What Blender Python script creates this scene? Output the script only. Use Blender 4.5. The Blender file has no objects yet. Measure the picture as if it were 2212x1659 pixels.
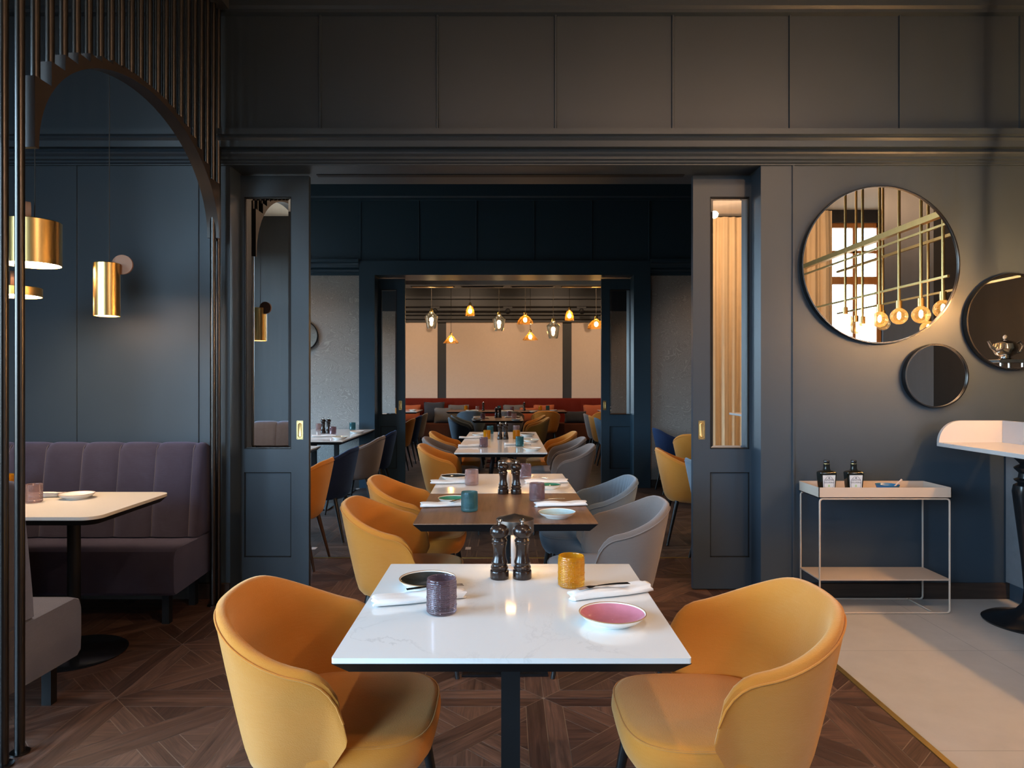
import bpy, bmesh, math, random
from math import pi, sin, cos, radians, sqrt, atan2
from mathutils import Vector, Matrix

random.seed(7)
scene = bpy.context.scene
COL = scene.collection

# ------------------------------------------------------------------ camera figures (measured)
F, CX, CY, EYE = 1510.0, 1096.0, 823.0, 1.365      # focal px, vanishing point, eye height


def on(px, py, z):
    """world x, y of the spot at height z that is seen at a pixel of the 2212x1659 frame"""
    Y = (EYE - z) * F / (py - CY)
    return ((px - CX) * Y / F, Y)


def xat(px, Y):
    return (px - CX) * Y / F


# ------------------------------------------------------------------ materials
def new_mat(name):
    m = bpy.data.materials.new(name)
    m.use_nodes = True
    nt = m.node_tree
    b = nt.nodes['Principled BSDF']
    return m, nt, b


def N(nt, t, **kw):
    n = nt.nodes.new(t)
    for k, v in kw.items():
        setattr(n, k, v)
    return n


def mix_rgb(nt, fac, a, b, mode='MIX'):
    n = nt.nodes.new('ShaderNodeMix')
    n.data_type = 'RGBA'
    n.blend_type = mode
    for sock, v in ((n.inputs[0], fac), (n.inputs[6], a), (n.inputs[7], b)):
        if hasattr(v, 'is_linked'):
            nt.links.new(v, sock)
        elif isinstance(v, (int, float)):
            sock.default_value = v
        else:
            sock.default_value = (*v, 1)
    return n.outputs[2]


def noise(nt, scale, detail=3, rough=.5, vec=None, dist=0):
    n = N(nt, 'ShaderNodeTexNoise')
    n.inputs['Scale'].default_value = scale
    n.inputs['Detail'].default_value = detail
    n.inputs['Roughness'].default_value = rough
    n.inputs['Distortion'].default_value = dist
    if vec is not None:
        nt.links.new(vec, n.inputs['Vector'])
    return n


def ramp(nt, src, stops):
    r = N(nt, 'ShaderNodeValToRGB')
    e = r.color_ramp.elements
    while len(e) < len(stops):
        e.new(.5)
    for i, (p, c) in enumerate(stops):
        e[i].position = p
        e[i].color = (*c, 1) if len(c) == 3 else c
    nt.links.new(src, r.inputs[0])
    return r.outputs[0]


def objvec(nt, scale=(1, 1, 1), loc=(0, 0, 0), rot=(0, 0, 0)):
    tc = N(nt, 'ShaderNodeTexCoord')
    mp = N(nt, 'ShaderNodeMapping')
    mp.inputs['Scale'].default_value = scale
    mp.inputs['Location'].default_value = loc
    mp.inputs['Rotation'].default_value = rot
    nt.links.new(tc.outputs['Object'], mp.inputs['Vector'])
    return mp.outputs[0]


def bump(nt, b, height, strength=.2, dist=.01):
    n = N(nt, 'ShaderNodeBump')
    n.inputs['Strength'].default_value = strength
    n.inputs['Distance'].default_value = dist
    nt.links.new(height, n.inputs['Height'])
    nt.links.new(n.outputs[0], b.inputs['Normal'])


def plain(name, col, rough=.5, metal=0., spec=.5, vary=.12, vscale=6., fine=0.):
    m, nt, b = new_mat(name)
    b.inputs['Roughness'].default_value = rough
    b.inputs['Metallic'].default_value = metal
    b.inputs['Specular IOR Level'].default_value = spec
    v = objvec(nt)
    n = noise(nt, vscale, 4, .55, v)
    c = mix_rgb(nt, n.outputs['Fac'], tuple(x * (1 - vary) for x in col), tuple(min(1, x * (1 + vary)) for x in col))
    nt.links.new(c, b.inputs['Base Color'])
    if fine:
        f = noise(nt, 180, 2, .6, v)
        bump(nt, b, f.outputs['Fac'], fine, .002)
    return m


def velvet(name, col, pale, sheen=.7, weave=.38, patch=.35):
    m, nt, b = new_mat(name)
    v = objvec(nt)
    n1 = noise(nt, 4.0, 4, .6, v, .4)
    vv = objvec(nt, (3, 3, 26))
    n2 = noise(nt, 9, 3, .6, vv)
    c = mix_rgb(nt, ramp(nt, n1.outputs['Fac'], [(.35, (0, 0, 0)), (.72, (1, 1, 1))]), col, tuple(a * (1 - patch) + p * patch for a, p in zip(col, pale)))
    c = mix_rgb(nt, n2.outputs['Fac'], c, tuple(a * .82 for a in col), 'MIX')
    c2 = mix_rgb(nt, .35, tuple(col), c)
    nt.links.new(c2, b.inputs['Base Color'])
    b.inputs['Roughness'].default_value = .85
    b.inputs['Specular IOR Level'].default_value = .15
    b.inputs['Sheen Weight'].default_value = sheen
    b.inputs['Sheen Roughness'].default_value = .55
    b.inputs['Sheen Tint'].default_value = (*pale, 1)
    f = noise(nt, 260, 2, .6, objvec(nt, (1, 1, 2.2)))
    bump(nt, b, f.outputs['Fac'], weave, .003)
    return m


def metal(name, col, rough=.3, aniso=0.):
    m, nt, b = new_mat(name)
    b.inputs['Metallic'].default_value = 1
    b.inputs['Roughness'].default_value = rough
    n = noise(nt, 40, 3, .5, objvec(nt, (1, 1, .08)))
    c = mix_rgb(nt, n.outputs['Fac'], tuple(x * .9 for x in col), tuple(min(1, x * 1.06) for x in col))
    nt.links.new(c, b.inputs['Base Color'])
    return m


def glow(name, col, strength):
    m, nt, b = new_mat(name)
    nt.nodes.remove(b)
    e = N(nt, 'ShaderNodeEmission')
    e.inputs[0].default_value = (*col, 1)
    e.inputs[1].default_value = strength
    nt.links.new(e.outputs[0], nt.nodes['Material Output'].inputs[0])
    return m


def tinted_glass(name, col, body=.45, gloss=.1):
    """thin coloured glass: light goes through in its colour, a little scatters in the moulded surface"""
    m, nt, b = new_mat(name)
    nt.nodes.remove(b)
    t = N(nt, 'ShaderNodeBsdfTransparent')
    t.inputs[0].default_value = (*[min(1, c ** .26) for c in col], 1)
    d = N(nt, 'ShaderNodeBsdfTranslucent')
    d.inputs[0].default_value = (*col, 1)
    d2 = N(nt, 'ShaderNodeBsdfDiffuse')
    d2.inputs[0].default_value = (*col, 1)
    g = N(nt, 'ShaderNodeBsdfGlossy')
    g.inputs[0].default_value = (1, 1, 1, 1)
    g.inputs[1].default_value = .08
    fr = N(nt, 'ShaderNodeFresnel')
    fr.inputs[0].default_value = 1.5
    ma = N(nt, 'ShaderNodeMixShader')
    ma.inputs[0].default_value = .5
    nt.links.new(d.outputs[0], ma.inputs[1])
    nt.links.new(d2.outputs[0], ma.inputs[2])
    mb = N(nt, 'ShaderNodeMixShader')
    mb.inputs[0].default_value = body
    nt.links.new(t.outputs[0], mb.inputs[1])
    nt.links.new(ma.outputs[0], mb.inputs[2])
    mc = N(nt, 'ShaderNodeMixShader')
    mth = N(nt, 'ShaderNodeMath', operation='MULTIPLY')
    nt.links.new(fr.outputs[0], mth.inputs[0])
    mth.inputs[1].default_value = gloss * 10 * .7
    nt.links.new(mth.outputs[0], mc.inputs[0])
    nt.links.new(mb.outputs[0], mc.inputs[1])
    nt.links.new(g.outputs[0], mc.inputs[2])
    nt.links.new(mc.outputs[0], nt.nodes['Material Output'].inputs[0])
    return m


def wood(name, dark, light, rough=.4, axis=0, gloss=.5):
    m, nt, b = new_mat(name)
    sc = [26, 26, 26]
    sc[axis] = 1.6
    v = objvec(nt, tuple(sc))
    n = noise(nt, 1.6, 6, .62, v, .6)
    sc2 = [110, 110, 110]
    sc2[axis] = 4
    n2 = noise(nt, 1.2, 3, .6, objvec(nt, tuple(sc2)))
    c = ramp(nt, n.outputs['Fac'], [(.3, dark), (.7, light)])
    c = mix_rgb(nt, .35, c, mix_rgb(nt, n2.outputs['Fac'], tuple(x * .5 for x in dark), light))
    nt.links.new(c, b.inputs['Base Color'])
    b.inputs['Roughness'].default_value = rough
    b.inputs['Specular IOR Level'].default_value = gloss
    return m


def parquet_mat(name, tones, rough=.42):
    m, nt, b = new_mat(name)
    uv = N(nt, 'ShaderNodeUVMap', uv_map='grain')
    rn = N(nt, 'ShaderNodeUVMap', uv_map='tone')
    mp = N(nt, 'ShaderNodeMapping')
    mp.inputs['Scale'].default_value = (2.2, 30, 1)
    nt.links.new(uv.outputs[0], mp.inputs[0])
    n = noise(nt, 1.5, 6, .62, mp.outputs[0], 1.1)
    mp2 = N(nt, 'ShaderNodeMapping')
    mp2.inputs['Scale'].default_value = (8, 190, 1)
    nt.links.new(uv.outputs[0], mp2.inputs[0])
    n2 = noise(nt, 1.0, 3, .6, mp2.outputs[0])
    sep = N(nt, 'ShaderNodeSeparateXYZ')
    nt.links.new(rn.outputs[0], sep.inputs[0])
    a = ramp(nt, sep.outputs[0], [(0, tones[0]), (.5, tones[1]), (1, tones[2])])
    g = ramp(nt, n.outputs['Fac'], [(.28, (.35, .35, .35)), (.5, (.8, .78, .76)), (.75, (1.35, 1.3, 1.25))])
    c = mix_rgb(nt, 1, a, g, 'MULTIPLY')
    g2 = ramp(nt, n2.outputs['Fac'], [(.3, (.6, .6, .6)), (.7, (1.25, 1.25, 1.25))])
    c = mix_rgb(nt, .6, c, mix_rgb(nt, 1, c, g2, 'MULTIPLY'))
    nt.links.new(c, b.inputs['Base Color'])
    b.inputs['Roughness'].default_value = rough
    b.inputs['Specular IOR Level'].default_value = .4
    bump(nt, b, n2.outputs['Fac'], .12, .002)
    return m


def marble(name, base, vein, rough=.12, scale=2.2, amount=.35):
    m, nt, b = new_mat(name)
    v = objvec(nt, rot=(0, 0, .6))
    n = noise(nt, scale, 8, .62, v, 1.4)
    d = N(nt, 'ShaderNodeMath', operation='SUBTRACT')
    nt.links.new(n.outputs['Fac'], d.inputs[0])
    d.inputs[1].default_value = .5
    a = N(nt, 'ShaderNodeMath', operation='ABSOLUTE')
    nt.links.new(d.outputs[0], a.inputs[0])
    line = ramp(nt, a.outputs[0], [(0, (1, 1, 1)), (.012, (0, 0, 0))])
    n2 = noise(nt, scale * 1.3, 3, .5, v)
    mask = ramp(nt, n2.outputs['Fac'], [(.5, (0, 0, 0)), (.66, (amount,) * 3)])
    f = mix_rgb(nt, 1, line, mask, 'MULTIPLY')
    c = mix_rgb(nt, f, base, vein)
    nt.links.new(c, b.inputs['Base Color'])
    b.inputs['Roughness'].default_value = rough
    b.inputs['Specular IOR Level'].default_value = .5
    return m


M = {}
M['paint'] = plain('dark_blue_paint', (.031, .046, .064), .42, vary=.08, vscale=3)
M['paint_room'] = plain('teal_blue_paint', (.019, .045, .068), .42, vary=.06, vscale=3)
M['paint_rear'] = plain('black_brown_paint', (.011, .011, .012), .6, vary=.08)
M['paint_warm'] = plain('charcoal_paint', (.035, .038, .042), .5, vary=.08)
M['cream'] = plain('cream_wall_fabric', (.68, .54, .43), .9, vary=.05, vscale=25, fine=.1)
M['ceiling'] = plain('off_white_ceiling_paint', (.62, .58, .52), .9, vary=.03)
M['ceiling_dark'] = plain('grey_ceiling_paint', (.05, .05, .05), .9, vary=.03)
M['black_panel'] = plain('black_stained_panel', (.006, .0055, .005), .7, spec=.1, vary=.2)
M['black'] = plain('black_powder_coat', (.010, .010, .011), .5, spec=.22, vary=.15)
M['black_gloss'] = plain('black_gloss_lacquer', (.008, .008, .009), .2, vary=.1)
M['bronze'] = plain('dark_bronze_rod', (.085, .078, .074), .28, metal=1.0, vary=.0)
M['arch'] = plain('dark_brown_lacquer', (.035, .026, .021), .4, vary=.1)
M['brass'] = metal('brushed_brass', (.80, .53, .20), .3)
M['brass_strip'] = metal('brass_floor_strip', (.62, .45, .16), .38)
M['brass_light'] = metal('polished_brass', (.88, .66, .30), .25)
M['copper'] = plain('copper_disc', (.30, .145, .08), .6, vary=.05)
M['chrome'] = metal('chrome', (.8, .8, .8), .08)
M['steel'] = metal('cutlery_steel', (.62, .58, .55), .16)
M['mirror'] = metal('mirror_silver', (.93, .93, .92), .0)
M['yellow'] = velvet('mustard_velvet', (.56, .192, .018), (1.0, .73, .42), .6, patch=.26)
M['grey'] = velvet('grey_velvet', (.155, .130, .118), (.72, .68, .70), .5, patch=.14)
M['navy'] = velvet('navy_velvet', (.010, .016, .045), (.10, .22, .50), .5, patch=.2)
M['blue_grey'] = velvet('blue_grey_velvet', (.105, .135, .165), (.52, .66, .82), .5, patch=.12)
M['plum'] = velvet('plum_grey_velvet', (.030, .025, .040), (.36, .37, .60), .55, patch=.2)
M['seam'] = plain('plum_seam_thread', (.10, .085, .10), .7)
M['booth_blue'] = velvet('blue_grey_booth_velvet', (.13, .14, .20), (.50, .60, .95), .35, patch=.35)
M['rust'] = velvet('rust_red_velvet', (.115, .010, .004), (.45, .09, .05), .3, patch=.2)
M['rust_seat'] = velvet('brown_rust_leather', (.075, .022, .010), (.35, .14, .07), .15)
M['c_dark'] = velvet('charcoal_cushion', (.035, .035, .04), (.3, .3, .35), .3, patch=.3)
M['c_grey'] = velvet('grey_cushion', (.13, .115, .105), (.5, .5, .5), .3, patch=.3)
M['c_orange'] = velvet('orange_cushion', (.42, .10, .04), (.9, .4, .2), .3, patch=.3)
M['white_top'] = marble('white_quartz', (.80, .80, .79), (.42, .42, .42), .1)
M['bar_marble'] = marble('pale_marble', (.50, .47, .46), (.30, .26, .25), .2, 4, .8)
M['booth_top'] = plain('cream_laminate', (.72, .66, .58), .35, vary=.02)
M['walnut'] = wood('walnut_veneer', (.135, .062, .034), (.29, .150, .085), .38, 1)
M['dark_wood'] = wood('dark_stained_wood', (.016, .010, .008), (.05, .032, .024), .5, 0)
M['mill'] = plain('dark_walnut_lacquer', (.022, .012, .009), .2, vary=.3, vscale=30)
M['leg_black'] = plain('black_stained_wood', (.011, .010, .010), .35, vary=.2)
M['leg_brown'] = wood('brown_stained_leg', (.05, .025, .016), (.10, .05, .03), .4, 2)
M['linen'] = plain('white_linen', (.82, .81, .80), .9, vary=.03, fine=.15)
M['plate_white'] = plain('white_glaze', (.80, .78, .74), .2, vary=.03)
M['p_dark'] = plain('black_green_glaze', (.03, .034, .032), .16, vary=.4, vscale=40)
M['p_pink'] = plain('pink_reactive_glaze', (.56, .20, .26), .15, vary=.22, vscale=30)
M['p_blue'] = plain('pale_blue_glaze', (.42, .58, .62), .15, vary=.12, vscale=30)
M['p_green'] = plain('green_glaze', (.05, .23, .15), .15, vary=.25, vscale=30)
M['p_sage'] = plain('sage_glaze', (.45, .55, .50), .15, vary=.1, vscale=30)
M['p_rim'] = plain('brown_glaze_rim', (.36, .20, .09), .3, vary=.3, vscale=60)
M['g_mauve'] = tinted_glass('mauve_glass', (.36, .22, .25), .36)
M['g_amber'] = tinted_glass('amber_glass', (.92, .43, .012), .4)
M['g_teal'] = tinted_glass('teal_glass', (.07, .25, .28), .4)
M['g_pink'] = tinted_glass('rose_glass', (.66, .45, .42), .28)
M['g_purple'] = tinted_glass('plum_glass', (.24, .155, .19), .34)
M['g_clear'] = tinted_glass('clear_glass', (.85, .85, .8), .08)
M['g_globe'] = tinted_glass('amber_globe_glass', (.95, .72, .30), .12)
M['g_smoke'] = tinted_glass('smoked_silver_glass', (.16, .16, .17), .12, .3)
M['g_honey'] = tinted_glass('honey_glass', (.60, .27, .04), .22)
M['trolley'] = plain('cashmere_powder_coat', (.47, .385, .315), .55, vary=.03)
M['bottle'] = plain('black_bottle_glass', (.006, .007, .005), .1, vary=.1)
M['label_paper'] = plain('silver_label_paper', (.50, .56, .63), .4, vary=.06)
M['ink'] = plain('label_ink', (.06, .07, .11), .6)
M['leaf_ink'] = plain('green_label_ink', (.30, .50, .25), .6)
M['bowl_blue'] = plain('blue_bowl_glaze', (.03, .14, .28), .25, vary=.15)
M['spoon_tan'] = plain('tan_wood_spoon', (.50, .38, .30), .5)
M['counter_grey'] = plain('grey_slate_panel', (.13, .14, .155), .55, vary=.35, vscale=9)
M['curtain'] = plain('sand_curtain', (.62, .48, .30), .85, vary=.08, fine=.1)
M['oak'] = wood('orange_oak', (.35, .13, .03), (.55, .24, .06), .45, 2)
M['lamp_shade'] = metal('bronze_lamp_shade', (.36, .30, .26), .34)
M['lamp_stem'] = plain('greige_lamp_stem', (.34, .30, .28), .45, vary=.04)
M['bulb'] = glow('warm_bulb', (1, .66, .30), 115)
M['bulb_bar'] = glow('warm_filament', (1, .56, .26), 1600)
M['lamp_glow'] = glow('pendant_diffuser', (1, .70, .44), 58)
M['table_glow'] = glow('table_lamp_diffuser', (1, .62, .28), 16)
M['insert'] = plain('pale_floor_insert', (.50, .42, .37), .5)
M['cord'] = plain('black_cord', (.01, .01, .01), .6)
M['cord_white'] = plain('white_cord', (.55, .50, .44), .6)
M['joint_glint'] = plain('floor_joint_glint', (.27, .21, .17), .7)  # slab colour, pale in the gaps for light caught on plank bevels
M['parquet'] = parquet_mat('star_parquet', [(.070, .033, .022), (.115, .057, .037), (.165, .086, .057)])
M['parquet_grey'] = parquet_mat('grey_parquet', [(.06, .043, .037), (.085, .063, .055), (.11, .083, .073)])


def wallpaper_mat():
    m, nt, b = new_mat('leaf_line_wallpaper')
    v = objvec(nt, (1, 1, 1.0))
    # flowing contour lines of a soft noise read as drawn leaves
    n = noise(nt, 2.6, 2.0, .5, objvec(nt, (1.3, 1, 1.9)), 1.6)
    mu = N(nt, 'ShaderNodeMath', operation='MULTIPLY')
    nt.links.new(n.outputs['Fac'], mu.inputs[0])
    mu.inputs[1].default_value = 26
    fr = N(nt, 'ShaderNodeMath', operation='PINGPONG')
    nt.links.new(mu.outputs[0], fr.inputs[0])
    fr.inputs[1].default_value = .5
    ln = ramp(nt, fr.outputs[0], [(0, (.55, .55, .55)), (.10, (.35, .35, .35)), (.2, (0, 0, 0))])
    n2 = noise(nt, 1.4, 2, .5, v)
    c = mix_rgb(nt, ln, mix_rgb(nt, n2.outputs['Fac'], (.24, .222, .205), (.29, .27, .25)), (.50, .46, .42))
    nt.links.new(c, b.inputs['Base Color'])
    b.inputs['Roughness'].default_value = .7
    return m


def tile_mat():
    m, nt, b = new_mat('pale_grey_floor_tile')
    v = objvec(nt, loc=(-1.58, -2.58 + .96 * 8, 0))
    br = N(nt, 'ShaderNodeTexBrick')
    br.offset = 0
    br.inputs['Scale'].default_value = 1
    br.inputs['Brick Width'].default_value = .81
    br.inputs['Row Height'].default_value = .96
    br.inputs['Mortar Size'].default_value = .0022
    br.inputs['Color1'].default_value = (.44, .42, .40, 1)
    br.inputs['Color2'].default_value = (.47, .45, .425, 1)
    br.inputs['Mortar'].default_value = (.30, .29, .28, 1)
    nt.links.new(v, br.inputs['Vector'])
    n = noise(nt, 6, 5, .6, v)
    c = mix_rgb(nt, .25, br.outputs['Color'], mix_rgb(nt, 1, br.outputs['Color'], ramp(nt, n.outputs['Fac'], [(.3, (.75,) * 3), (.7, (1.2,) * 3)]), 'MULTIPLY'))
    nt.links.new(c, b.inputs['Base Color'])
    b.inputs['Roughness'].default_value = .5
    return m


M['wallpaper'] = wallpaper_mat()
M['tile'] = tile_mat()


# ------------------------------------------------------------------ mesh helpers
def box(bm, x0, x1, y0, y1, z0, z1, r=0, seg=2):
    mt = Matrix.Translation(((x0 + x1) / 2, (y0 + y1) / 2, (z0 + z1) / 2)) @ Matrix.Diagonal((abs(x1 - x0), abs(y1 - y0), abs(z1 - z0), 1))
    res = bmesh.ops.create_cube(bm, size=1, matrix=mt)
    if r:
        es = list({e for v in res['verts'] for e in v.link_edges})
        bmesh.ops.bevel(bm, geom=es, offset=r, segments=seg, affect='EDGES', profile=.5)


def loft(bm, rings, closed=True, cap0=True, cap1=True):
    """rings: lists of points with the same count"""
    vs = [[bm.verts.new(p) for p in r] for r in rings]
    n = len(vs[0])
    for a, b in zip(vs[:-1], vs[1:]):
        for i in range(n if closed else n - 1):
            j = (i + 1) % n
            bm.faces.new((a[i], a[j], b[j], b[i]))
    if cap0 and closed:
        bm.faces.new(list(reversed(vs[0])))
    if cap1 and closed:
        bm.faces.new(vs[-1])
    return vs


def lathe(bm, prof, seg=32, c=(0, 0, 0), cap0=True, cap1=True):
    rings = []
    for r, z in prof:
        r = max(r, 1e-4)
        rings.append([(c[0] + r * cos(2 * pi * i / seg), c[1] + r * sin(2 * pi * i / seg), c[2] + z) for i in range(seg)])
    loft(bm, rings, True, cap0, cap1)


def tube(bm, pts, r, seg=10, closed=False, taper=None):
    pts = [Vector(p) for p in pts]
    n = len(pts)
    rings = []
    up = None
    for i, p in enumerate(pts):
        if closed:
            t = (pts[(i + 1) % n] - pts[i - 1]).normalized()
        else:
            t = (pts[min(i + 1, n - 1)] - pts[max(i - 1, 0)]).normalized()
        if up is None:
            up = Vector((0, 0, 1)) if abs(t.z) < .9 else Vector((1, 0, 0))
        a = t.cross(up)
        if a.length < 1e-5:
            up = Vector((1, 0, 0)) if abs(t.x) < .9 else Vector((0, 1, 0))
            a = t.cross(up)
        a.normalize()
        b = a.cross(t).normalized()
        up = b
        rr = r if taper is None else taper[i]
        rings.append([tuple(p + a * rr * cos(2 * pi * k / seg) + b * rr * sin(2 * pi * k / seg)) for k in range(seg)])
    if closed:
        rings.append(rings[0])
        vs = [[bm.verts.new(q) for q in rg] for rg in rings[:-1]]
        vs.append(vs[0])
        for A, B in zip(vs[:-1], vs[1:]):
            for i in range(seg):
                j = (i + 1) % seg
                bm.faces.new((A[i], A[j], B[j], B[i]))
    else:
        loft(bm, rings)


def prism(bm, poly, a, b, axis='y'):
    """extrude a 2-D outline: axis y -> poly is (x,z); x -> (y,z); z -> (x,y)"""
    def P(p, t):
        return {'y': (p[0], t, p[1]), 'x': (t, p[0], p[1]), 'z': (p[0], p[1], t)}[axis]
    v0 = [bm.verts.new(P(p, a)) for p in poly]
    v1 = [bm.verts.new(P(p, b)) for p in poly]
    n = len(poly)
    bm.faces.new(v0)
    bm.faces.new(list(reversed(v1)))
    for i in range(n):
        j = (i + 1) % n
        bm.faces.new((v0[j], v0[i], v1[i], v1[j]))


def rounded_poly(x0, x1, y0, y1, r, seg=6, corners=(1, 1, 1, 1)):
    out = []
    for k, (cx, cy, a0) in enumerate(((x1 - r, y1 - r, 0), (x0 + r, y1 - r, pi / 2), (x0 + r, y0 + r, pi), (x1 - r, y0 + r, 1.5 * pi))):
        if corners[k]:
            for i in range(seg + 1):
                a = a0 + pi / 2 * i / seg
                out.append((cx + r * cos(a), cy + r * sin(a)))
        else:
            out.append(((x1, y1), (x0, y1), (x0, y0), (x1, y0))[k])
    return out


def link(name, bm, mat, parent=None, smooth=True, angle=38, loc=None):
    me = bpy.data.meshes.new(name)
    bmesh.ops.recalc_face_normals(bm, faces=bm.faces[:])
    bm.to_mesh(me)
    bm.free()
    if smooth:
        me.polygons.foreach_set('use_smooth', [True] * len(me.polygons))
        me.set_sharp_from_angle(angle=radians(angle))
    for m in (mat if isinstance(mat, (list, tuple)) else [mat]):
        me.materials.append(M[m])
    o = bpy.data.objects.new(name, me)
    COL.objects.link(o)
    if parent is not None:
        o.parent = parent
    if loc is not None:
        o.location = loc
    return o


def thing(name, label, cat, loc=(0, 0, 0), rz=0, group=None):
    o = bpy.data.objects.new(name, None)
    COL.objects.link(o)
    o.location = loc
    o.rotation_euler = (0, 0, rz)
    o.empty_display_size = .05
    o['label'] = label
    o['category'] = cat
    if group:
        o['group'] = group
    return o


def tag(o, label, cat, group=None):
    o['label'] = label
    o['category'] = cat
    if group:
        o['group'] = group
    return o


def struct(name, bm, mat, smooth=False, parent=None):
    o = link(name, bm, mat, parent, smooth)
    if parent is None:
        o['kind'] = 'structure'
    return o


def dup(root, loc, rz, label, group=None):
    r = root.copy()
    COL.objects.link(r)
    r.location = loc
    r.rotation_euler = (0, 0, rz)
    r['label'] = label
    if group:
        r['group'] = group
    for ch in root.children:
        c = ch.copy()
        COL.objects.link(c)
        c.parent = r
        for g in ch.children:
            d = g.copy()
            COL.objects.link(d)
            d.parent = c
    return r


PROTO = {}


def place(key, make, loc, rz, label, group=None):
    """first call builds the thing, later calls copy it with all its parts"""
    if key not in PROTO:
        o = make()
        o.location = loc
        o.rotation_euler = (0, 0, rz)
        o['label'] = label
        if group:
            o['group'] = group
        PROTO[key] = o
        return o
    return dup(PROTO[key], loc, rz, label, group)


B = bmesh.new

# ================================================================== THE SETTING
# depths of the three rooms (metres from the camera)
YA, YA2 = 4.39, 4.80          # first wall, with the first sliding doors
YB, YB2 = 8.98, 9.41          # second wall
YC = 15.80                    # far wall
YR = -2.45                    # wall behind the camera
CEIL = 4.10
XL, XR = -4.60, 7.0
DL, DR = -1.741, 1.592        # first opening
DL2, DR2 = -1.692, 1.612      # second opening
SOF = 2.717                   # soffit of both openings


def cell_polys(s, w):
    q = w * sqrt(2)
    h = s / 2
    k = w / sqrt(2)
    P = []
    P.append(([(0, 0), (s, 0), (s - w, w), (w, w)], 0))
    P.append(([(s, 0), (s, s), (s - w, s - w), (s - w, w)], 90))
    P.append(([(s, s), (0, s), (w, s - w), (s - w, s - w)], 0))
    P.append(([(0, s), (0, 0), (w, w), (w, s - w)], 90))
    P.append(([(w, w), (s - w, s - w), (s - w - q, s - w), (w, w + q)], 45))
    P.append(([(w, w), (w + q, w), (s - w, s - w - q), (s - w, s - w)], 45))
    P.append(([(s - w, w), (s - w, w + q), (h + q, h), (h + k, h - k)], -45))
    P.append(([(s - w, w), (h + k, h - k), (h, h - q), (s - w - q, w)], -45))
    P.append(([(w, s - w), (h - k, h + k), (h, h + q), (w + q, s - w)], -45))
    P.append(([(w, s - w), (w, s - w - q), (h - q, h), (h - k, h + k)], -45))
    P.append(([(s - w, w + q), (s - w, s - w - q), (h + q, h)], 0))
    P.append(([(w, s - w - q), (w, w + q), (h - q, h)], 0))
    P.append(([(w + q, w), (s - w - q, w), (h, h - q)], 90))
    P.append(([(s - w - q, s - w), (w + q, s - w), (h, h + q)], 90))
    return P


def clip(poly, ax, lim, keep_less):
    out = []
    n = len(poly)
    for i in range(n):
        a, b = poly[i], poly[(i + 1) % n]
        ia = (a[ax] <= lim) == keep_less
        ib = (b[ax] <= lim) == keep_less
        if ia:
            out.append(a)
        if ia != ib:
            t = (lim - a[ax]) / (b[ax] - a[ax])
            out.append((a[0] + (b[0] - a[0]) * t, a[1] + (b[1] - a[1]) * t))
    return out


def inset(poly, g):
    n = len(poly)
    area = sum(poly[i][0] * poly[(i + 1) % n][1] - poly[(i + 1) % n][0] * poly[i][1] for i in range(n))
    if area < 0:
        poly = poly[::-1]
    out = []
    for i in range(n):
        p0, p1, p2 = Vector(poly[i - 1]), Vector(poly[i]), Vector(poly[(i + 1) % n])
        if (p1 - p0).length < 1e-4 or (p2 - p1).length < 1e-4:
            continue
        d1, d2 = (p1 - p0).normalized(), (p2 - p1).normalized()
        n1, n2 = Vector((-d1.y, d1.x)), Vector((-d2.y, d2.x))
        den = 1 + n1.dot(n2)
        if den < .1:
            continue
        out.append(tuple(p1 + (n1 + n2) * g / den))
    return out


def parquet(name, x0, x1, y0, y1, ox, oy, s, w, mat, inserts=False, gap=.0017):
    bm = B()
    ug = bm.loops.layers.uv.new('grain')
    ut = bm.loops.layers.uv.new('tone')
    rnd = random.Random(3)
    polys = cell_polys(s, w)
    i0, i1 = math.floor((x0 - ox) / s), math.ceil((x1 - ox) / s)
    j0, j1 = math.floor((y0 - oy) / s), math.ceil((y1 - oy) / s)
    for i in range(i0, i1):
        for j in range(j0, j1):
            for poly, ang in polys:
                p = [(ox + i * s + a, oy + j * s + b) for a, b in poly]
                for ax, lim, less in ((0, x1, True), (0, x0, False), (1, y1, True), (1, y0, False)):
                    p = clip(p, ax, lim, less)
                    if len(p) < 3:
                        break
                if len(p) < 3:
                    continue
                p = inset(p, gap)
                if len(p) < 3:
                    continue
                f = bm.faces.new([bm.verts.new((a, b, 0)) for a, b in p])
                t, off = rnd.random(), rnd.random() * 20
                ca, sa = cos(radians(ang)), sin(radians(ang))
                for lp in f.loops:
                    x, y = lp.vert.co.x, lp.vert.co.y
                    lp[ug].uv = (x * ca + y * sa + off, -x * sa + y * ca + off * 1.7)
                    lp[ut].uv = (t, 0)
    struct(name, bm, mat)


bm = B()
box(bm, -5.2, 7.2, -2.7, 16.1, -.12, -.0015)
struct('floor', bm, 'joint_glint')
parquet('floor_parquet', XL, 1.562, YR, 5.385, -1.684, 3.009, .613, .077, 'parquet')
parquet('floor_parquet_beyond', -5.0, 5.0, 5.405, YC, -1.58, 5.70, .63, .077, 'parquet_grey')
bm = B()
for i in range(-3, 5):
    for j in range(0, 16):
        cx, cy = -1.58 + i * .63 * 1.0 + (.0 if j % 2 == 0 else .315), 5.70 + j * .63
        if (i + j) % 2 == 0 and cy < 15:
            box(bm, cx - .022, cx + .022, cy - .04, cy + .04, -.001, .0012)
struct('floor_inserts', bm, 'insert')
bm = B()
box(bm, 1.588, XR, YR, YA, -.001, 0)
struct('floor_tiles', bm, 'tile')
bm = B()
box(bm, 1.562, 1.588, YR, YA + .3, -.001, .003)
struct('trim_1', bm, 'brass_strip')
bm = B()
box(bm, -5, 5, 5.385, 5.405, -.001, .003)
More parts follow.
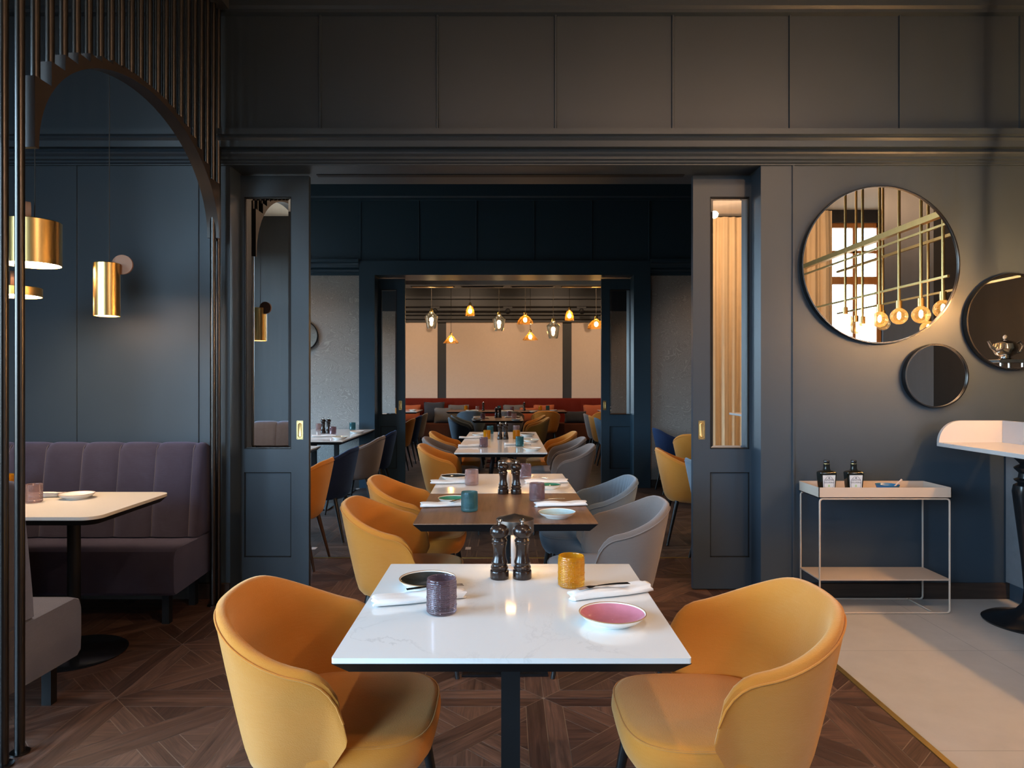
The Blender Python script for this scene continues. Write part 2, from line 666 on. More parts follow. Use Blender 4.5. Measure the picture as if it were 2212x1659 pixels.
struct('trim_2', bm, 'brass_strip')

# ceilings
bm = B()
box(bm, XL - .2, XR + .2, YR - .2, YA2, CEIL, CEIL + .12)
struct('ceiling', bm, 'ceiling')
bm = B()
box(bm, -5.2, 5.2, YA2, YB2, CEIL - .05, CEIL + .12)
struct('ceiling_middle_room', bm, 'ceiling_dark')
bm = B()
box(bm, -5.2, 5.2, YB2, YC + .2, CEIL - .05, CEIL + .12)
struct('ceiling_far_room', bm, 'ceiling_dark')


def portal(y0, y1, z0, z1, x0, x1):
    """outline of a wall with one opening from the floor up, seen along y"""
    return [(x0, 0), (y0, 0), (y0, z1), (y1, z1), (y1, 0), (x1, 0), (x1, CEIL), (x0, CEIL)]


bm = B()
prism(bm, portal(DL, DR, 0, SOF, XL - .2, XR + .2), YA, YA2, 'y')
struct('wall_front', bm, 'paint')
bm = B()
prism(bm, portal(DL2, DR2, 0, SOF, -5.2, 5.2), YB, YB2, 'y')
struct('wall_middle', bm, 'paint_room')
# track slot in the first soffit
bm = B()
box(bm, -1.25, 1.16, 4.575, 4.625, SOF - .004, SOF + .001)
struct('trim_3', bm, 'black')
bm = B()
box(bm, -5.2, 5.2, YC, YC + .2, 0, CEIL)
struct('wall_far', bm, 'paint_warm')


def wall_with_holes(name, axis, pos, thick, a0, a1, z0, z1, holes, mat):
    """a wall of pieces around rectangular window holes; holes: (a, b, z, z)"""
    bm = B()
    xs = sorted({a0, a1, *[h[0] for h in holes], *[h[1] for h in holes]})
    zs = sorted({z0, z1, *[h[2] for h in holes], *[h[3] for h in holes]})
    for i in range(len(xs) - 1):
        for k in range(len(zs) - 1):
            cx, cz = (xs[i] + xs[i + 1]) / 2, (zs[k] + zs[k + 1]) / 2
            if any(h[0] < cx < h[1] and h[2] < cz < h[3] for h in holes):
                continue
            if axis == 'x':
                box(bm, pos, pos + thick, xs[i], xs[i + 1], zs[k], zs[k + 1])
            else:
                box(bm, xs[i], xs[i + 1], pos, pos + thick, zs[k], zs[k + 1])
    bmesh.ops.remove_doubles(bm, verts=bm.verts[:], dist=1e-4)
    return struct(name, bm, mat)


WIN_N = [0]


def window(axis, pos, a0, a1, z0, z1, frame='oak', nx=2, zt=None):
    """wooden frame with mullions; the daylight of the sky comes in through it"""
    WIN_N[0] += 1
    bm = B()

    def bar(p0, p1, q0, q1, d=.07):
        if axis == 'x':
            box(bm, pos - d / 2, pos + d / 2, p0, p1, q0, q1)
        else:
            box(bm, p0, p1, pos - d / 2, pos + d / 2, q0, q1)
    t = .07
    bar(a0, a0 + t, z0, z1)
    bar(a1 - t, a1, z0, z1)
    bar(a0, a1, z0, z0 + t)
    bar(a0, a1, z1 - t, z1)
    zt = zt or (z0 + (z1 - z0) * .68)
    bar(a0, a1, zt - .06, zt + .06, .09)
    for i in range(1, nx):
        c = a0 + (a1 - a0) * i / nx
        bar(c - .025, c + .025, z0, z1, .06)
    zu = (zt + z1) / 2
    bar(a0, a1, zu - .02, zu + .02, .06)
    struct('window_%d' % WIN_N[0], bm, frame)
    ld = bpy.data.lights.new('daylight_portal', 'AREA')
    ld.shape = 'RECTANGLE'
    lo = bpy.data.objects.new('daylight_portal', ld)
    COL.objects.link(lo)
    ld.cycles.is_portal = True
    ld.size, ld.size_y = a1 - a0, z1 - z0
    if axis == 'x':
        sgn = -1 if pos > 0 else 1
        lo.location = (pos - sgn * .06, (a0 + a1) / 2, (z0 + z1) / 2)
        lo.rotation_euler = (pi / 2, 0, -pi / 2 * sgn)
    else:
        lo.location = ((a0 + a1) / 2, pos - .06, (z0 + z1) / 2)
        lo.rotation_euler = (pi / 2, 0, 0)

    # an area light shines along its local -z; turn it into the room
    d = Vector((1, 0, 0)) if (axis == 'x' and pos < 0) else (Vector((-1, 0, 0)) if axis == 'x' else Vector((0, 1, 0)))
    lo.rotation_euler = d.to_track_quat('-Z', 'Y').to_euler()


# first room: left wall and rear wall with windows
LW = (-1.75, 2.05, .6, 3.6)
wall_with_holes('wall_left', 'x', XL - .2, .2, YR - .2, YA, 0, CEIL, [LW], 'paint')
window('x', XL - .1, *LW, nx=4)
RW = [(-3.5, -1.9, .3, 3.9), (5.15, 6.0, .9, 3.9)]
wall_with_holes('wall_rear', 'y', YR - .2, .2, XL - .2, XR + .2, 0, CEIL, RW, 'paint_rear')
window('y', YR - .1, *RW[0], nx=3)
window('y', YR - .1, *RW[1], nx=2, zt=2.98)
bm = B()
box(bm, XR, XR + .2, YR - .2, YA, 0, CEIL)
struct('wall_right', bm, 'paint_warm')
bm = B()
box(bm, 4.2, 4.4, .9, YA, 0, CEIL)
struct('wall_bar', bm, 'paint_warm')
bm = B()
box(bm, XL, -3.25, 2.15, 2.30, 0, CEIL)
struct('wall_shade_pier', bm, 'paint')  # unseen pier, added and sized to shade the left of the booth wall
# middle room: windows on both sides; far room: windows on the left
MW = [(5.2, 8.2, .8, 2.5)]
wall_with_holes('wall_middle_left', 'x', -5.2, .2, YA2, YB, 0, CEIL, MW, 'paint_room')
window('x', -5.1, *MW[0], nx=3)
bm = B()
box(bm, 5.0, 5.2, YA2, YB, 0, CEIL)
struct('wall_middle_right', bm, 'paint_room')
FW = [(11.0, 13.2, .8, 2.4)]
wall_with_holes('wall_far_left', 'x', -5.2, .2, YB2, YC, 0, CEIL, FW, 'paint_warm')
window('x', -5.1, *FW[0], nx=4)
bm = B()
box(bm, 5.0, 5.2, YB2, YC, 0, CEIL)
struct('wall_far_right', bm, 'paint_warm')


def cornice(name, x0, x1, yw, mat, s=1.0, ends=False):
    """two stepped mouldings: a shelf above, an architrave below"""
    prof = [(0, 2.93), (.105, 2.915), (.105, 2.880), (.088, 2.872), (.092, 2.862), (.078, 2.848), (.074, 2.812), (.040, 2.810),
            (.044, 2.800), (.056, 2.786), (.050, 2.776), (.034, 2.764), (.036, 2.748), (.022, 2.742), (.024, 2.730), (.012, 2.724), (.012, 2.7175), (0, 2.7175)]
    bm = B()
    prism(bm, [(yw - p, z) for p, z in prof], x0, x1, 'x')
    return struct(name, bm, mat)


cornice('trim_4', XL, XR, YA, 'paint')
bm = B()
prism(bm, [(YA, 3.655), (YA - .03, 3.665), (YA - .03, 3.685), (YA - .045, 3.70), (YA - .045, 3.79), (YA - .07, 3.80), (YA - .07, CEIL), (YA, CEIL)], XL, XR, 'x')
struct('trim_5', bm, 'paint')
for k, px in enumerate((439, 692, 945, 1200, 1453, 1706, 1943, 2203)):
    bm = B()
    x = xat(px, YA)
    prism(bm, [(x - .009, YA), (x - .005, YA - .012), (x + .005, YA - .012), (x + .009, YA)], 2.93, 3.66, 'z')
    struct('trim_%d' % (6 + k), bm, 'paint')
for k, (px, z0) in enumerate(((165, .1), (428, .1), (1713, .1))):
    bm = B()
    x = xat(px, YA)
    prism(bm, [(x - .008, YA), (x - .005, YA - .009), (x + .005, YA - .009), (x + .008, YA)], z0, 2.72, 'z')
    struct('trim_%d' % (14 + k), bm, 'paint')
bm = B()
prism(bm, [(YA, 0), (YA - .016, 0), (YA - .016, .094), (YA - .010, .099), (YA, .099)], DR, 4.2, 'x')
struct('baseboard_right', bm, 'dark_wood')
bm = B()
prism(bm, [(YA, 0), (YA - .016, 0), (YA - .016, .094), (YA - .010, .099), (YA, .099)], XL, DL, 'x')
struct('baseboard_left', bm, 'dark_wood')
# second wall: casing, cornice either side, frieze battens, wallpaper, baseboard
bm = B()
prism(bm, [(-1.891, 0), (DL2, 0), (DL2, SOF), (DR2, SOF), (DR2, 0), (1.826, 0), (1.826, 2.899), (-1.891, 2.899)], YB - .07, YB, 'y')
struct('trim_17', bm, 'paint_room')
cornice('trim_18', -5.0, -1.893, YB, 'paint_room')
cornice('trim_19', 1.828, 5.0, YB, 'paint_room')
for k, px in enumerate((655, 779, 905, 1029, 1153.6, 1278, 1402, 1526)):
    bm = B()
    x = xat(px, YB)
    prism(bm, [(x - .009, YB), (x - .005, YB - .012), (x + .005, YB - .012), (x + .009, YB)], 2.90, 3.68, 'z')
    struct('trim_%d' % (20 + k), bm, 'paint_room')
bm = B()
prism(bm, [(YB, 3.68), (YB - .03, 3.69), (YB - .03, 3.71), (YB - .05, 3.73), (YB - .05, CEIL - .05), (YB, CEIL - .05)], -5, 5, 'x')
struct('trim_28', bm, 'paint_room')
bm = B()
box(bm, -5.0, -1.893, YB - .006, YB, .1, 2.7175)
struct('wall_wallpaper_left', bm, 'wallpaper')
bm = B()
box(bm, 1.828, 5.0, YB - .006, YB, .1, 2.7175)
struct('wall_wallpaper_right', bm, 'wallpaper')
bm = B()
box(bm, -5.0, -1.95, YA2, YA2 + .006, .1, 2.7175)
struct('wall_wallpaper_back_left', bm, 'wallpaper')
bm = B()
box(bm, 1.80, 5.0, YA2, YA2 + .006, .1, 2.7175)
struct('wall_wallpaper_back_right', bm, 'wallpaper')
bm = B()
box(bm, 4.10, 4.2, 1.99, YA, 0, 3.7)
struct('wall_bar_panel', bm, 'black_panel')
bm = B()
box(bm, 1.62, 5.0, YB - .02, YB, 0, .1)
struct('baseboard_middle_right', bm, 'dark_wood')
bm = B()
box(bm, -5.0, -1.70, YB - .02, YB, 0, .1)
struct('baseboard_middle_left', bm, 'dark_wood')
# far wall: cream fabric panels between dark pilasters, deep moulding above
zp0, zp1 = .3, 2.69
pil = [(xat(945.3, YC), xat(964, YC)), (xat(1215, YC), xat(1234.6, YC))]
for k, (a, b) in enumerate(((-4.9, pil[0][0]), (pil[0][1], pil[1][0]), (pil[1][1], 4.9))):
    bm = B()
    box(bm, a, b, YC - .02, YC, zp0, zp1)
    struct('wall_panel_%d' % (k + 1), bm, 'cream')
bm = B()
prism(bm, [(YC, 2.69), (YC - .05, 2.69), (YC - .05, 2.74), (YC - .10, 2.76), (YC - .10, 2.83), (YC - .16, 2.85), (YC - .16, 2.90), (YC - .26, 2.93), (YC - .26, 2.99), (YC - .34, 3.02), (YC - .34, 3.16), (YC - .38, 3.18), (YC - .38, 3.23), (YC, 3.23)], -5, 5, 'x')
struct('trim_29', bm, 'paint_warm')
# lowered bulkhead with slot grilles just beyond the second doors
bm = B()
box(bm, -5, 5, 9.98, 10.36, 2.74, CEIL)
struct('ceiling_bulkhead', bm, 'ceiling')
for k, px in enumerate((888, 996, 1103, 1211)):
    a, b = xat(px, 10.2), xat(px + 94, 10.2)
    g = thing('air_grille', ['black slot air grille under the bulkhead, above the smoked jar pendant by the left jamb', 'black slot air grille under the bulkhead, second from the left jamb of the far doorway', 'black slot air grille under the bulkhead, third from the left jamb of the far doorway', 'black slot air grille under the bulkhead next to the right jamb of the far doorway'][k], 'vent', ((a + b) / 2, 10.18, 2.74), 0, 'slot grilles in the bulkhead')
    w = (b - a) / 2
    bm = B()
    box(bm, -w, w, -.06, .06, -.004, 0)
    link('frame', bm, 'black', g, False)
    for s in (-.03, .0, .03):
        bm = B()
        box(bm, -w + .02, w - .02, s - .008, s + .008, -.010, -.004)
        link('louvre', bm, 'brass' if k in (0, 3) else 'black', g, False)


# ------------------------------------------------------------------ sliding doors (pocket doors with mirror panes)
def sliding_door(n, x0, x1, m0, m1, y, yt, mat, handle_x, depth=.044):
    """x0..x1 whole leaf, m0..m1 the mirror opening, front face at y"""
    top = SOF - .012
    zt, zb = 2.567, .921          # mirror opening
    pt, pb = .770, .215           # lower panel
    bm = B()

    def q(a, b, c, d):
        box(bm, a, b, y, y + depth, c, d)
    q(x0, m0, .01, top)
    q(m1, x1, .01, top)
    q(m0, m1, zt, top)
    q(m0, m1, pt, zb)
    q(m0, m1, .01, pb)
    bmesh.ops.remove_doubles(bm, verts=bm.verts[:], dist=1e-4)
    d = struct('door_%d' % n, bm, mat)
    bm = B()
    box(bm, m0, m1, y + .014, y + .030, pb, pt)
    struct('lower_panel', bm, mat, parent=d)
    # bevelled mirror pane, both faces
    bm = B()
    bv = .022
    for ys, t in ((y + .012, 1), (y + .034, -1)):
        o = [(m0, zb), (m1, zb), (m1, zt), (m0, zt)]
        i = [(m0 + bv, zb + bv), (m1 - bv, zb + bv), (m1 - bv, zt - bv), (m0 + bv, zt - bv)]
        vo = [bm.verts.new((a, ys + .003 * t, b)) for a, b in o]
        vi = [bm.verts.new((a, ys, b)) for a, b in i]
        bm.faces.new(vi)
        for k in range(4):
            bm.faces.new((vo[k], vo[(k + 1) % 4], vi[(k + 1) % 4], vi[k]))
    link('mirror_pane', bm, 'mirror', d, False)
    # thin dark beads around the panel and pane
    bm = B()
    for (za, zc) in ((zb, zt), (pb, pt)):
        box(bm, m0, m0 + .006, y + .004, y + .012, za, zc)
        box(bm, m1 - .006, m1, y + .004, y + .012, za, zc)
        box(bm, m0, m1, y + .004, y + .012, za, za + .006)
        box(bm, m0, m1, y + .004, y + .012, zc - .006, zc)
    struct('glazing_bead', bm, 'black', parent=d)
    # flush pull
    bm = B()
    hz = 1.045
    w, h = .021, .061
    outer = rounded_poly(handle_x - w, handle_x + w, hz - h, hz + h, .002, 2)
    prism(bm, outer, y - .003, y + .001, 'y')
    hd = link('flush_handle', bm, 'brass_light', d, True)
    hd['label'] = 'brass flush pull with an oval recess'
    bm = B()
    rec = rounded_poly(handle_x - .010, handle_x + .010, hz - .044, hz + .044, .0098, 8)
    ring1 = [(a, y - .0045, b) for a, b in rec]
    cx = handle_x
    ring0 = [(cx + (a - cx) * 1.25, y - .003, hz + (b - hz) * 1.06) for a, b in rec]
    ring2 = [(cx + (a - cx) * .7, y - .0034, hz + (b - hz) * .93) for a, b in rec]
    loft(bm, [ring0, ring1, ring2], True, False, True)
    link('recess', bm, 'brass', hd, True)
    bm = B()
    for sx in (-1, 1):
        for sz in (-1, 1):
            lathe(bm, [(.0025, 0), (.0025, .001)], 8, (0, 0, 0))
            for v in bm.verts[-16:]:
                v.co = Vector((handle_x + sx * .016 + v.co.x, y - .003 - v.co.z, hz + sz * .055 + v.co.y))
    link('screws', bm, 'dark_wood', hd, False)
    return d


d1x = xat(667, 4.56)
sliding_door(1, -2.0, d1x, xat(527, 4.56), xat(629, 4.56), 4.56, 0, 'paint', xat(648, 4.56))
d2x = xat(1497, 4.56)
sliding_door(2, d2x, 1.86, xat(1534, 4.56), xat(1619, 4.56), 4.56, 0, 'paint', xat(1515.5, 4.56))
sliding_door(3, -1.98, xat(875, 9.17), xat(822, 9.17), xat(857, 9.17), 9.17, 0, 'paint_room', xat(865, 9.17))
sliding_door(4, xat(1299, 9.17), 1.86, xat(1317, 9.17), xat(1362, 9.17), 9.17, 0, 'paint_room', xat(1306, 9.17))

# ================================================================== SLATTED SCREEN WITH ARCH
SX = -1.79


def slatted_screen(label, shift, y_end):
    """round rods hung from a beam, cut off along an arch; the end rods reach the floor"""
    yc = 3.435 + shift
    scr = thing('slatted_screen', label, 'screen', (SX, yc, 0), 0, 'slatted screens of the booths')


    def arch_z(d):
        t = d / .815
        return 2.25 if abs(t) >= 1 else 2.25 + .54 * sqrt(1 - t * t)
    rods = [-.953 + .0842 * i for i in range(22)] + [y_end - yc - .02 * (shift < 0)]
    half = .0421
    ztop = 3.66
    steps = []
    for d in rods:
        full = d < -.815 or d > .80
        top = max(arch_z(d - half), arch_z(d + half)) + .028
        if not full:
            steps.append((d, top))
        bm = B()
        if full:
            prof = [(.034, 0), (.034, .006), (.017, .008), (.017, ztop)]
        else:
            prof = [(.017, top - .001), (.017, ztop)]
        lathe(bm, prof, 16, (0, d, 0))
        link('rod', bm, 'bronze', scr)
    # arch: smooth below, stepped above so that every rod lands on a flat
    bm = B()
    rings = []
    e0, e1 = -.838, .832

    def ring(d, zt):
        zi = 2.25 + (.54 * sqrt(max(0, 1 - (d / .815) ** 2)))
        if abs(d) >= .815:
            zi = 2.235
        rings.append([(-.035, d, zi), (.035, d, zi), (.035, d, zt), (-.035, d, zt)])
    for k, (d, zt) in enumerate(steps):
        a = e0 if k == 0 else d - half
        b = e1 if k == len(steps) - 1 else d + half
        cuts = [a + (b - a) * i / 6 for i in range(7)]
        if k == 0:
            cuts = [a, -.8151, -.8145, -.81, -.80] + [c for c in cuts[1:] if c > -.795]
        if k == len(steps) - 1:
            cuts = [c for c in cuts[:-1] if c < .795] + [.80, .81, .8145, .8151, b]
        for i, c in enumerate(cuts):
            ring(c + (1e-4 if i == 0 and k else 0), zt)
    loft(bm, rings)
    link('arch', bm, 'arch', scr, True, 25)
    bm = B()
    box(bm, -.07, .07, 2.40 + shift - yc, (YA - .072 if shift == 0 else 2.38) - yc if shift > -1.95 else .45 - yc, ztop, CEIL - .002)
    link('top_beam', bm, 'paint_warm', scr, False)
    return scr


slatted_screen('tall dark slatted screen of round rods with an arched opening beside the booth', 0, 4.325)
slatted_screen('added unseen slatted screen with arch blocking daylight on the viewer side of the first screen', -1.94, 2.385)  # repeat of the screen out of view, added to hold back window light
slatted_screen('added unseen slatted screen with arch blocking daylight farthest behind the viewer', -3.88, .445)  # another unseen repeat, added to keep slanting daylight off the front wall

# ================================================================== BOOTH: BENCHES, TABLE, LAMPS


def bench(label, x0, x1, y_back, sign, seat_mat, back_mat, group):
    """y_back: plane behind the backrest; sign +1: the sitter looks along +y, -1: towards the camera"""
    t = thing('booth_bench', label, 'bench', ((x0 + x1) / 2, y_back, 0), 0, group)
    hw = (x1 - x0) / 2
    S = lambda d, z: (sign * d, z)
    bm = B()
    # seat: rounded block
    pro = [(.02, .19), (.50, .175), (.525, .195), (.53, .25), (.53, .38), (.515, .42), (.48, .435), (.02, .43)]
    ins = [(0, .0), (.012, -.02)]
    rings = []
    for xx, k in ((-hw, 0), (hw - .03, 0), (hw - .008, .012), (hw, .035)):
        cy, cz = .27, .305
        rings.append([(xx, sign * (p + (cy - p) * k), z + (cz - z) * k) for p, z in pro])
    loft(bm, rings)
    link('seat', bm, seat_mat, t)
    # channelled backrest
    bm = B()
    path = [(.03, .44), (.235, .44), (.225, .55), (.205, .70), (.185, .84), (.172, .93), (.160, .962), (.135, .985), (.10, .992), (.06, .985), (.03, .96)]
    nx = round((x1 - x0) / .0111)
    chan = .222
    rings = []
    for i in range(nx + 1):
        xx = hw - .0111 * i if i < nx else -hw
        ph = ((hw - xx - .0555) / chan) % 1.0
        puff = .016 * (1 - abs(2 * ph - 1) ** 5) - .014
        e = min(1, (hw - xx) / .03)
        sh = .02 * (1 - e) ** 2
        rings.append([(xx, sign * (p + (puff if 0 < k < 9 else 0) - (sh if 0 < k < 9 else 0)), z + (puff * .6 - sh if 5 < k < 10 else 0)) for k, (p, z) in enumerate(path)])
    loft(bm, rings)
    bk = link('backrest', bm, back_mat, t, angle=50)
    k = 0
    while k < 11:
        xx = hw - .0555 - chan * k
        k += 1
        if xx < -hw + .05:
            break
        bm = B()
        tube(bm, [(xx, sign * (p - .0125), z) for p, z in path[1:6]] + [(xx, sign * (path[6][0] - .010), path[6][1] - .004), (xx, sign * path[7][0], path[7][1] - .009)], .0022, 6)
        link('seam', bm, 'seam', bk)
    for xx in (hw - .08, hw - 1.2, -hw + .1):
        for d in (.10, .43):
            bm = B()
            box(bm, xx - .02, xx + .02, sign * d - .02, sign * d + .02, 0, .19)
            link('leg', bm, 'black', t, False)
    return t


bench('plum grey velvet booth bench with channelled back along the panelled wall', -4.4, -1.84, YA - .014, -1, 'plum', 'plum', 'booth benches')
bench('blue grey velvet booth bench end with its back to the viewer, behind the slatted screen', -4.4, -1.86, 2.53, 1, 'booth_blue', 'booth_blue', 'booth benches')

bt = thing('booth_table', 'cream booth table with rounded corners on a round black pedestal', 'table', (-2.17, 3.5, 0))
bm = B()
tp = rounded_poly(-.80, .31, -.345, .375, .07, 8)
prism(bm, tp, .735, .75, 'z')
link('tabletop', bm, 'booth_top', bt)
bm = B()
r1 = rounded_poly(-.80, .31, -.345, .375, .07, 8)
r0 = rounded_poly(-.775, .285, -.32, .35, .06, 8)
loft(bm, [[(a, b, .708) for a, b in r0], [(a, b, .734) for a, b in r1]])
link('under_frame', bm, 'black', bt)
bm = B()
lathe(bm, [(.030, .012), (.030, .708)], 24)
link('column', bm, 'black', bt)
bm = B()
lathe(bm, [(.24, 0), (.243, .006), (.235, .011), (.04, .016)], 48)
link('base_disc', bm, 'black_gloss', bt)


def booth_lamp(label, x, y, zb, r, h, wheel, wr, wl, turn):
    t = thing('pendant_lamp', label, 'lamp', (x, y, zb), 0, 'brass pendants over the booth table')
    bm = B()
    lathe(bm, [(.001, h - .004), (r - .003, h - .004), (r - .003, 0), (r, 0), (r, h), (r - .004, h + .003), (.001, h + .003)], 48, cap0=False, cap1=False)
    link('shade', bm, 'brass', t)
    bm = B()
    lathe(bm, [(r - .005, .012), (r - .005, .014)], 40)
    link('diffuser', bm, 'lamp_glow', t)
    bm = B()
    lathe(bm, [(wr, -wl / 2), (wr, wl / 2)], 36)
    mt = Matrix.Translation((wheel[0], wheel[1], h + wheel[2])) @ Matrix.Rotation(turn, 4, 'Z') @ Matrix.Rotation(pi / 2, 4, 'X')
    bmesh.ops.transform(bm, matrix=mt, verts=bm.verts[:])
    link('wheel', bm, 'copper', t)
    bm = B()
    tube(bm, [(0.01, 0, h + .01), (.012, 0, h + .06), (.012, 0, CEIL - zb - .001)], .0025, 8)
    link('cord', bm, 'cord', t)
    return t


booth_lamp('wide brass drum pendant hanging behind the near screen rods', xat(70, 3.5), 3.5, 1.945, .128, .215, (-.03, -.02, .05), .05, .055, -.9)
booth_lamp('flat brass disc pendant hanging lowest behind the near screen rods', xat(34, 3.72), 3.72, 1.815, .122, .045, (0, 0, .045), .045, .05, -.9)
booth_lamp('slim tall brass cylinder pendant with a copper disc in front of the blue panel', xat(231, 3.5), 3.5, 1.69, .060, .262, (.062, .03, .0), .049, .014, .15)


# ================================================================== CHAIRS
def chair_make(shell_m, leg_m='leg_black', pleats=False):
    t = thing('dining_chair', 'x', 'chair')
    n_cols = 128 if pleats else 48
    n_exp = 2 / 2.5
    PM = radians(112)
    sg = lambda v: 1 if v >= 0 else -1

    def plan(s, k, off):
        """s -1..1 around the shell, k 0 bottom .. 1 rim, off inward thickness"""
        ph = s * PM
        a = .150 + (.272 - .150) * k ** .9
        b = .205 + (.288 - .205) * k ** .8
        a -= off
        b -= off
        xc = -.020 - .03 * (1 - k)
        x = xc - a * sg(cos(ph)) * abs(cos(ph)) ** n_exp
        y = b * sg(sin(ph)) * abs(sin(ph)) ** n_exp
        return x, y

    z_bot = .355

    def rim(s):
        u = abs(s)
        d = (sqrt((u - .27) ** 2 + .012) + (u - .27)) / 2      # soft start, then a straight slope
        z = .79 - .155 * d / .73
        if u > .84:
            q = min(1, (u - .84) / .16)
            z -= .13 * (1 - sqrt(max(0, 1 - q * q)))
        return z
    rings = []
    for i in range(n_cols + 1):
        s = -1 + 2 * i / n_cols
        zr = rim(s)
        th = .034
        ring = []
        for k in (0, .02, .07, .16, .28, .42, .56, .70, .83, .93):
            x, y = plan(s, k, 0.0 if k > .1 else .02 * (1 - k / .1) ** 2)
            ring.append((x, y, z_bot + (zr - z_bot - .012) * k))
        x, y = plan(s, .985, .003)
        ring.append((x, y, zr - .006))
        x, y = plan(s, 1, .011)
        ring.append((x, y, zr))
        x, y = plan(s, 1, .022)
        ring.append((x, y, zr))
        x, y = plan(s, .985, .030)
        ring.append((x, y, zr - .006))
        for k in (.93, .83, .66, .48, .30, .12):
            pl = .0055 * abs(sin(s * 26 * pi / 2)) ** .6 * min(1, (1 - abs(s)) * 3) * (1 if k < .93 else .3) if pleats else 0
            x, y = plan(s, k, th + pl)
            ring.append((x, y, z_bot + (zr - z_bot - .012) * k))
        x, y = plan(s, .02, .09)
        ring.append((x, y, z_bot + .02))
        rings.append(ring)
    bm = B()
    loft(bm, rings)
    link('shell', bm, shell_m, t, angle=60)
    # piping just under the rim, outside
    bm = B()
    pts = []
    for i in range(61):
        s = -.985 + 1.97 * i / 60
        x, y = plan(s, .955, -.0015)
        pts.append((x, y, rim(s) - .022))
    tube(bm, pts, .0028, 6)
    link('piping', bm, shell_m, t)
    # seat cushion
    bm = B()
    rings = []
    for sc, z in ((.60, .345), (.76, .347), (.88, .360), (.96, .388), (1.0, .425), (.992, .444), (.975, .456), (.955, .464), (.90, .470), (.6, .476), (.25, .478)):
        r = []
        for i in range(56):
            a = 2 * pi * i / 56
            e = 2 / 3.4
            x = .060 + .236 * sc * sg(cos(a)) * abs(cos(a)) ** e
            yw = (.238 if True else 0) * (1 - .05 * (1 - (x + .2) / .5))
            y = yw * sc * sg(sin(a)) * abs(sin(a)) ** e
            r.append((x, y, z))
        rings.append(r)
    loft(bm, rings)
    st = link('seat', bm, shell_m, t, angle=60)
    bm = B()
    pts = []
    for i in range(56):
        a = 2 * pi * i / 56
        e = 2 / 3.4
        x = .060 + .236 * .972 * sg(cos(a)) * abs(cos(a)) ** e
        y = .238 * (1 - .05 * (1 - (x + .2) / .5)) * .972 * sg(sin(a)) * abs(sin(a)) ** e
        pts.append((x, y, .459))
    tube(bm, pts, .003, 6, closed=True)
    link('seat_piping', bm, shell_m, st)
    for fx, fy in ((1, 1), (1, -1), (-1, 1), (-1, -1)):
        top = Vector((.222 if fx > 0 else -.13, .168 * fy, .366))
        bot = Vector((.282 if fx > 0 else -.215, .215 * fy, 0))
        bm = B()
        tube(bm, [bot, bot.lerp(top, .05), top], .012, 12, taper=[.010, .0105, .019])
        link('leg', bm, leg_m, t)
    return t


def chair(kind, x, y, face, label, group=None):
    rz = {'e': 0, 'w': pi, 'n': pi / 2, 's': -pi / 2}[face[0]] + (float(face[1:]) if len(face) > 1 else 0)
    mats = {'yellow': ('yellow', 'leg_black', False), 'yellow_brown': ('yellow', 'leg_brown', False), 'grey': ('grey', 'leg_black', True),
            'navy': ('navy', 'leg_black', True), 'blue_grey': ('blue_grey', 'leg_black', False), 'grey_plain': ('grey', 'leg_black', False), 'pleat_blue': ('blue_grey', 'leg_black', True)}[kind]
    return place('chair_' + kind, lambda: chair_make(*mats), (x, y, 0), rz, label, group)


G1, G2, G3 = 'velvet chairs of the middle row', 'velvet chairs at the side tables', 'velvet chairs of the far room'
chair('yellow', -.487, 1.95, 'e', 'mustard velvet tub chair left of the nearest white table', G1)
chair('yellow', .594, 1.93, 'w', 'mustard velvet tub chair right of the nearest white table', G1)
chair('yellow', -.51, 3.42, 'e', 'mustard velvet tub chair left of the walnut table', G1)
chair('yellow', -.545, 4.22, 'e', 'mustard velvet tub chair left of the white table behind the walnut one', G1)
chair('grey_plain', .49, 3.42, 'w', 'smooth grey velvet tub chair right of the walnut table', G1)
chair('pleat_blue', .49, 4.22, 'w', 'blue grey tub chair with pleated inside right of the white table behind the walnut one', G1)
chair('yellow', -.53, 6.40, 'e', 'mustard tub chair nearest on the left of the long white table', G1)
chair('grey_plain', -.585, 7.20, 'e', 'grey tub chair between two mustard ones, left of the long white table', G1)
chair('yellow', -.605, 8.02, 'e', 'mustard tub chair farthest on the left of the long white table', G1)
chair('grey_plain', .515, 6.40, 'w', 'grey tub chair nearest on the right of the long white table', G1)
chair('grey_plain', .52, 7.20, 'w', 'grey tub chair second on the right of the long white table', G1)
chair('yellow', .51, 8.02, 'w', 'mustard tub chair farthest on the right of the long white table', G1)
chair('blue_grey', -.66, 11.18, 'e', 'blue grey tub chair nearer on the left of the far walnut table', G3)
chair('blue_grey', -.67, 11.86, 'e', 'blue grey tub chair tucked behind another, left of the far walnut table', G3)
chair('yellow', .385, 11.12, 'w', 'mustard tub chair nearer on the right of the far walnut table', G3)
chair('yellow', .365, 11.86, 'w', 'mustard tub chair tucked behind another, right of the far walnut table', G3)
chair('blue_grey', -.71, 13.76, 'n', 'blue grey chair seen from behind at the table along the red banquette', G3)
chair('grey_plain', .045, 13.74, 'n', 'grey chair seen from behind, middle one at the table along the red banquette', G3)
chair('yellow', .755, 13.76, 'n', 'mustard chair seen from behind at the table along the red banquette', G3)
chair('yellow', -1.72, 10.85, 'w', 'mustard chair just behind the left leaf of the far sliding doors', G3)
chair('navy', -1.72, 11.72, 'w', 'navy chair between a mustard and a grey one behind the far left sliding door', G3)
chair('grey_plain', -1.72, 12.55, 'w', 'grey chair beyond the navy one behind the far left sliding door', G3)
chair('grey_plain', 1.64, 12.40, 'e', 'pale grey chair beyond the mustard one beside the far right sliding door', G3)
chair('yellow', 1.65, 11.72, 'e', 'mustard chair between two pale ones beside the far right sliding door', G3)
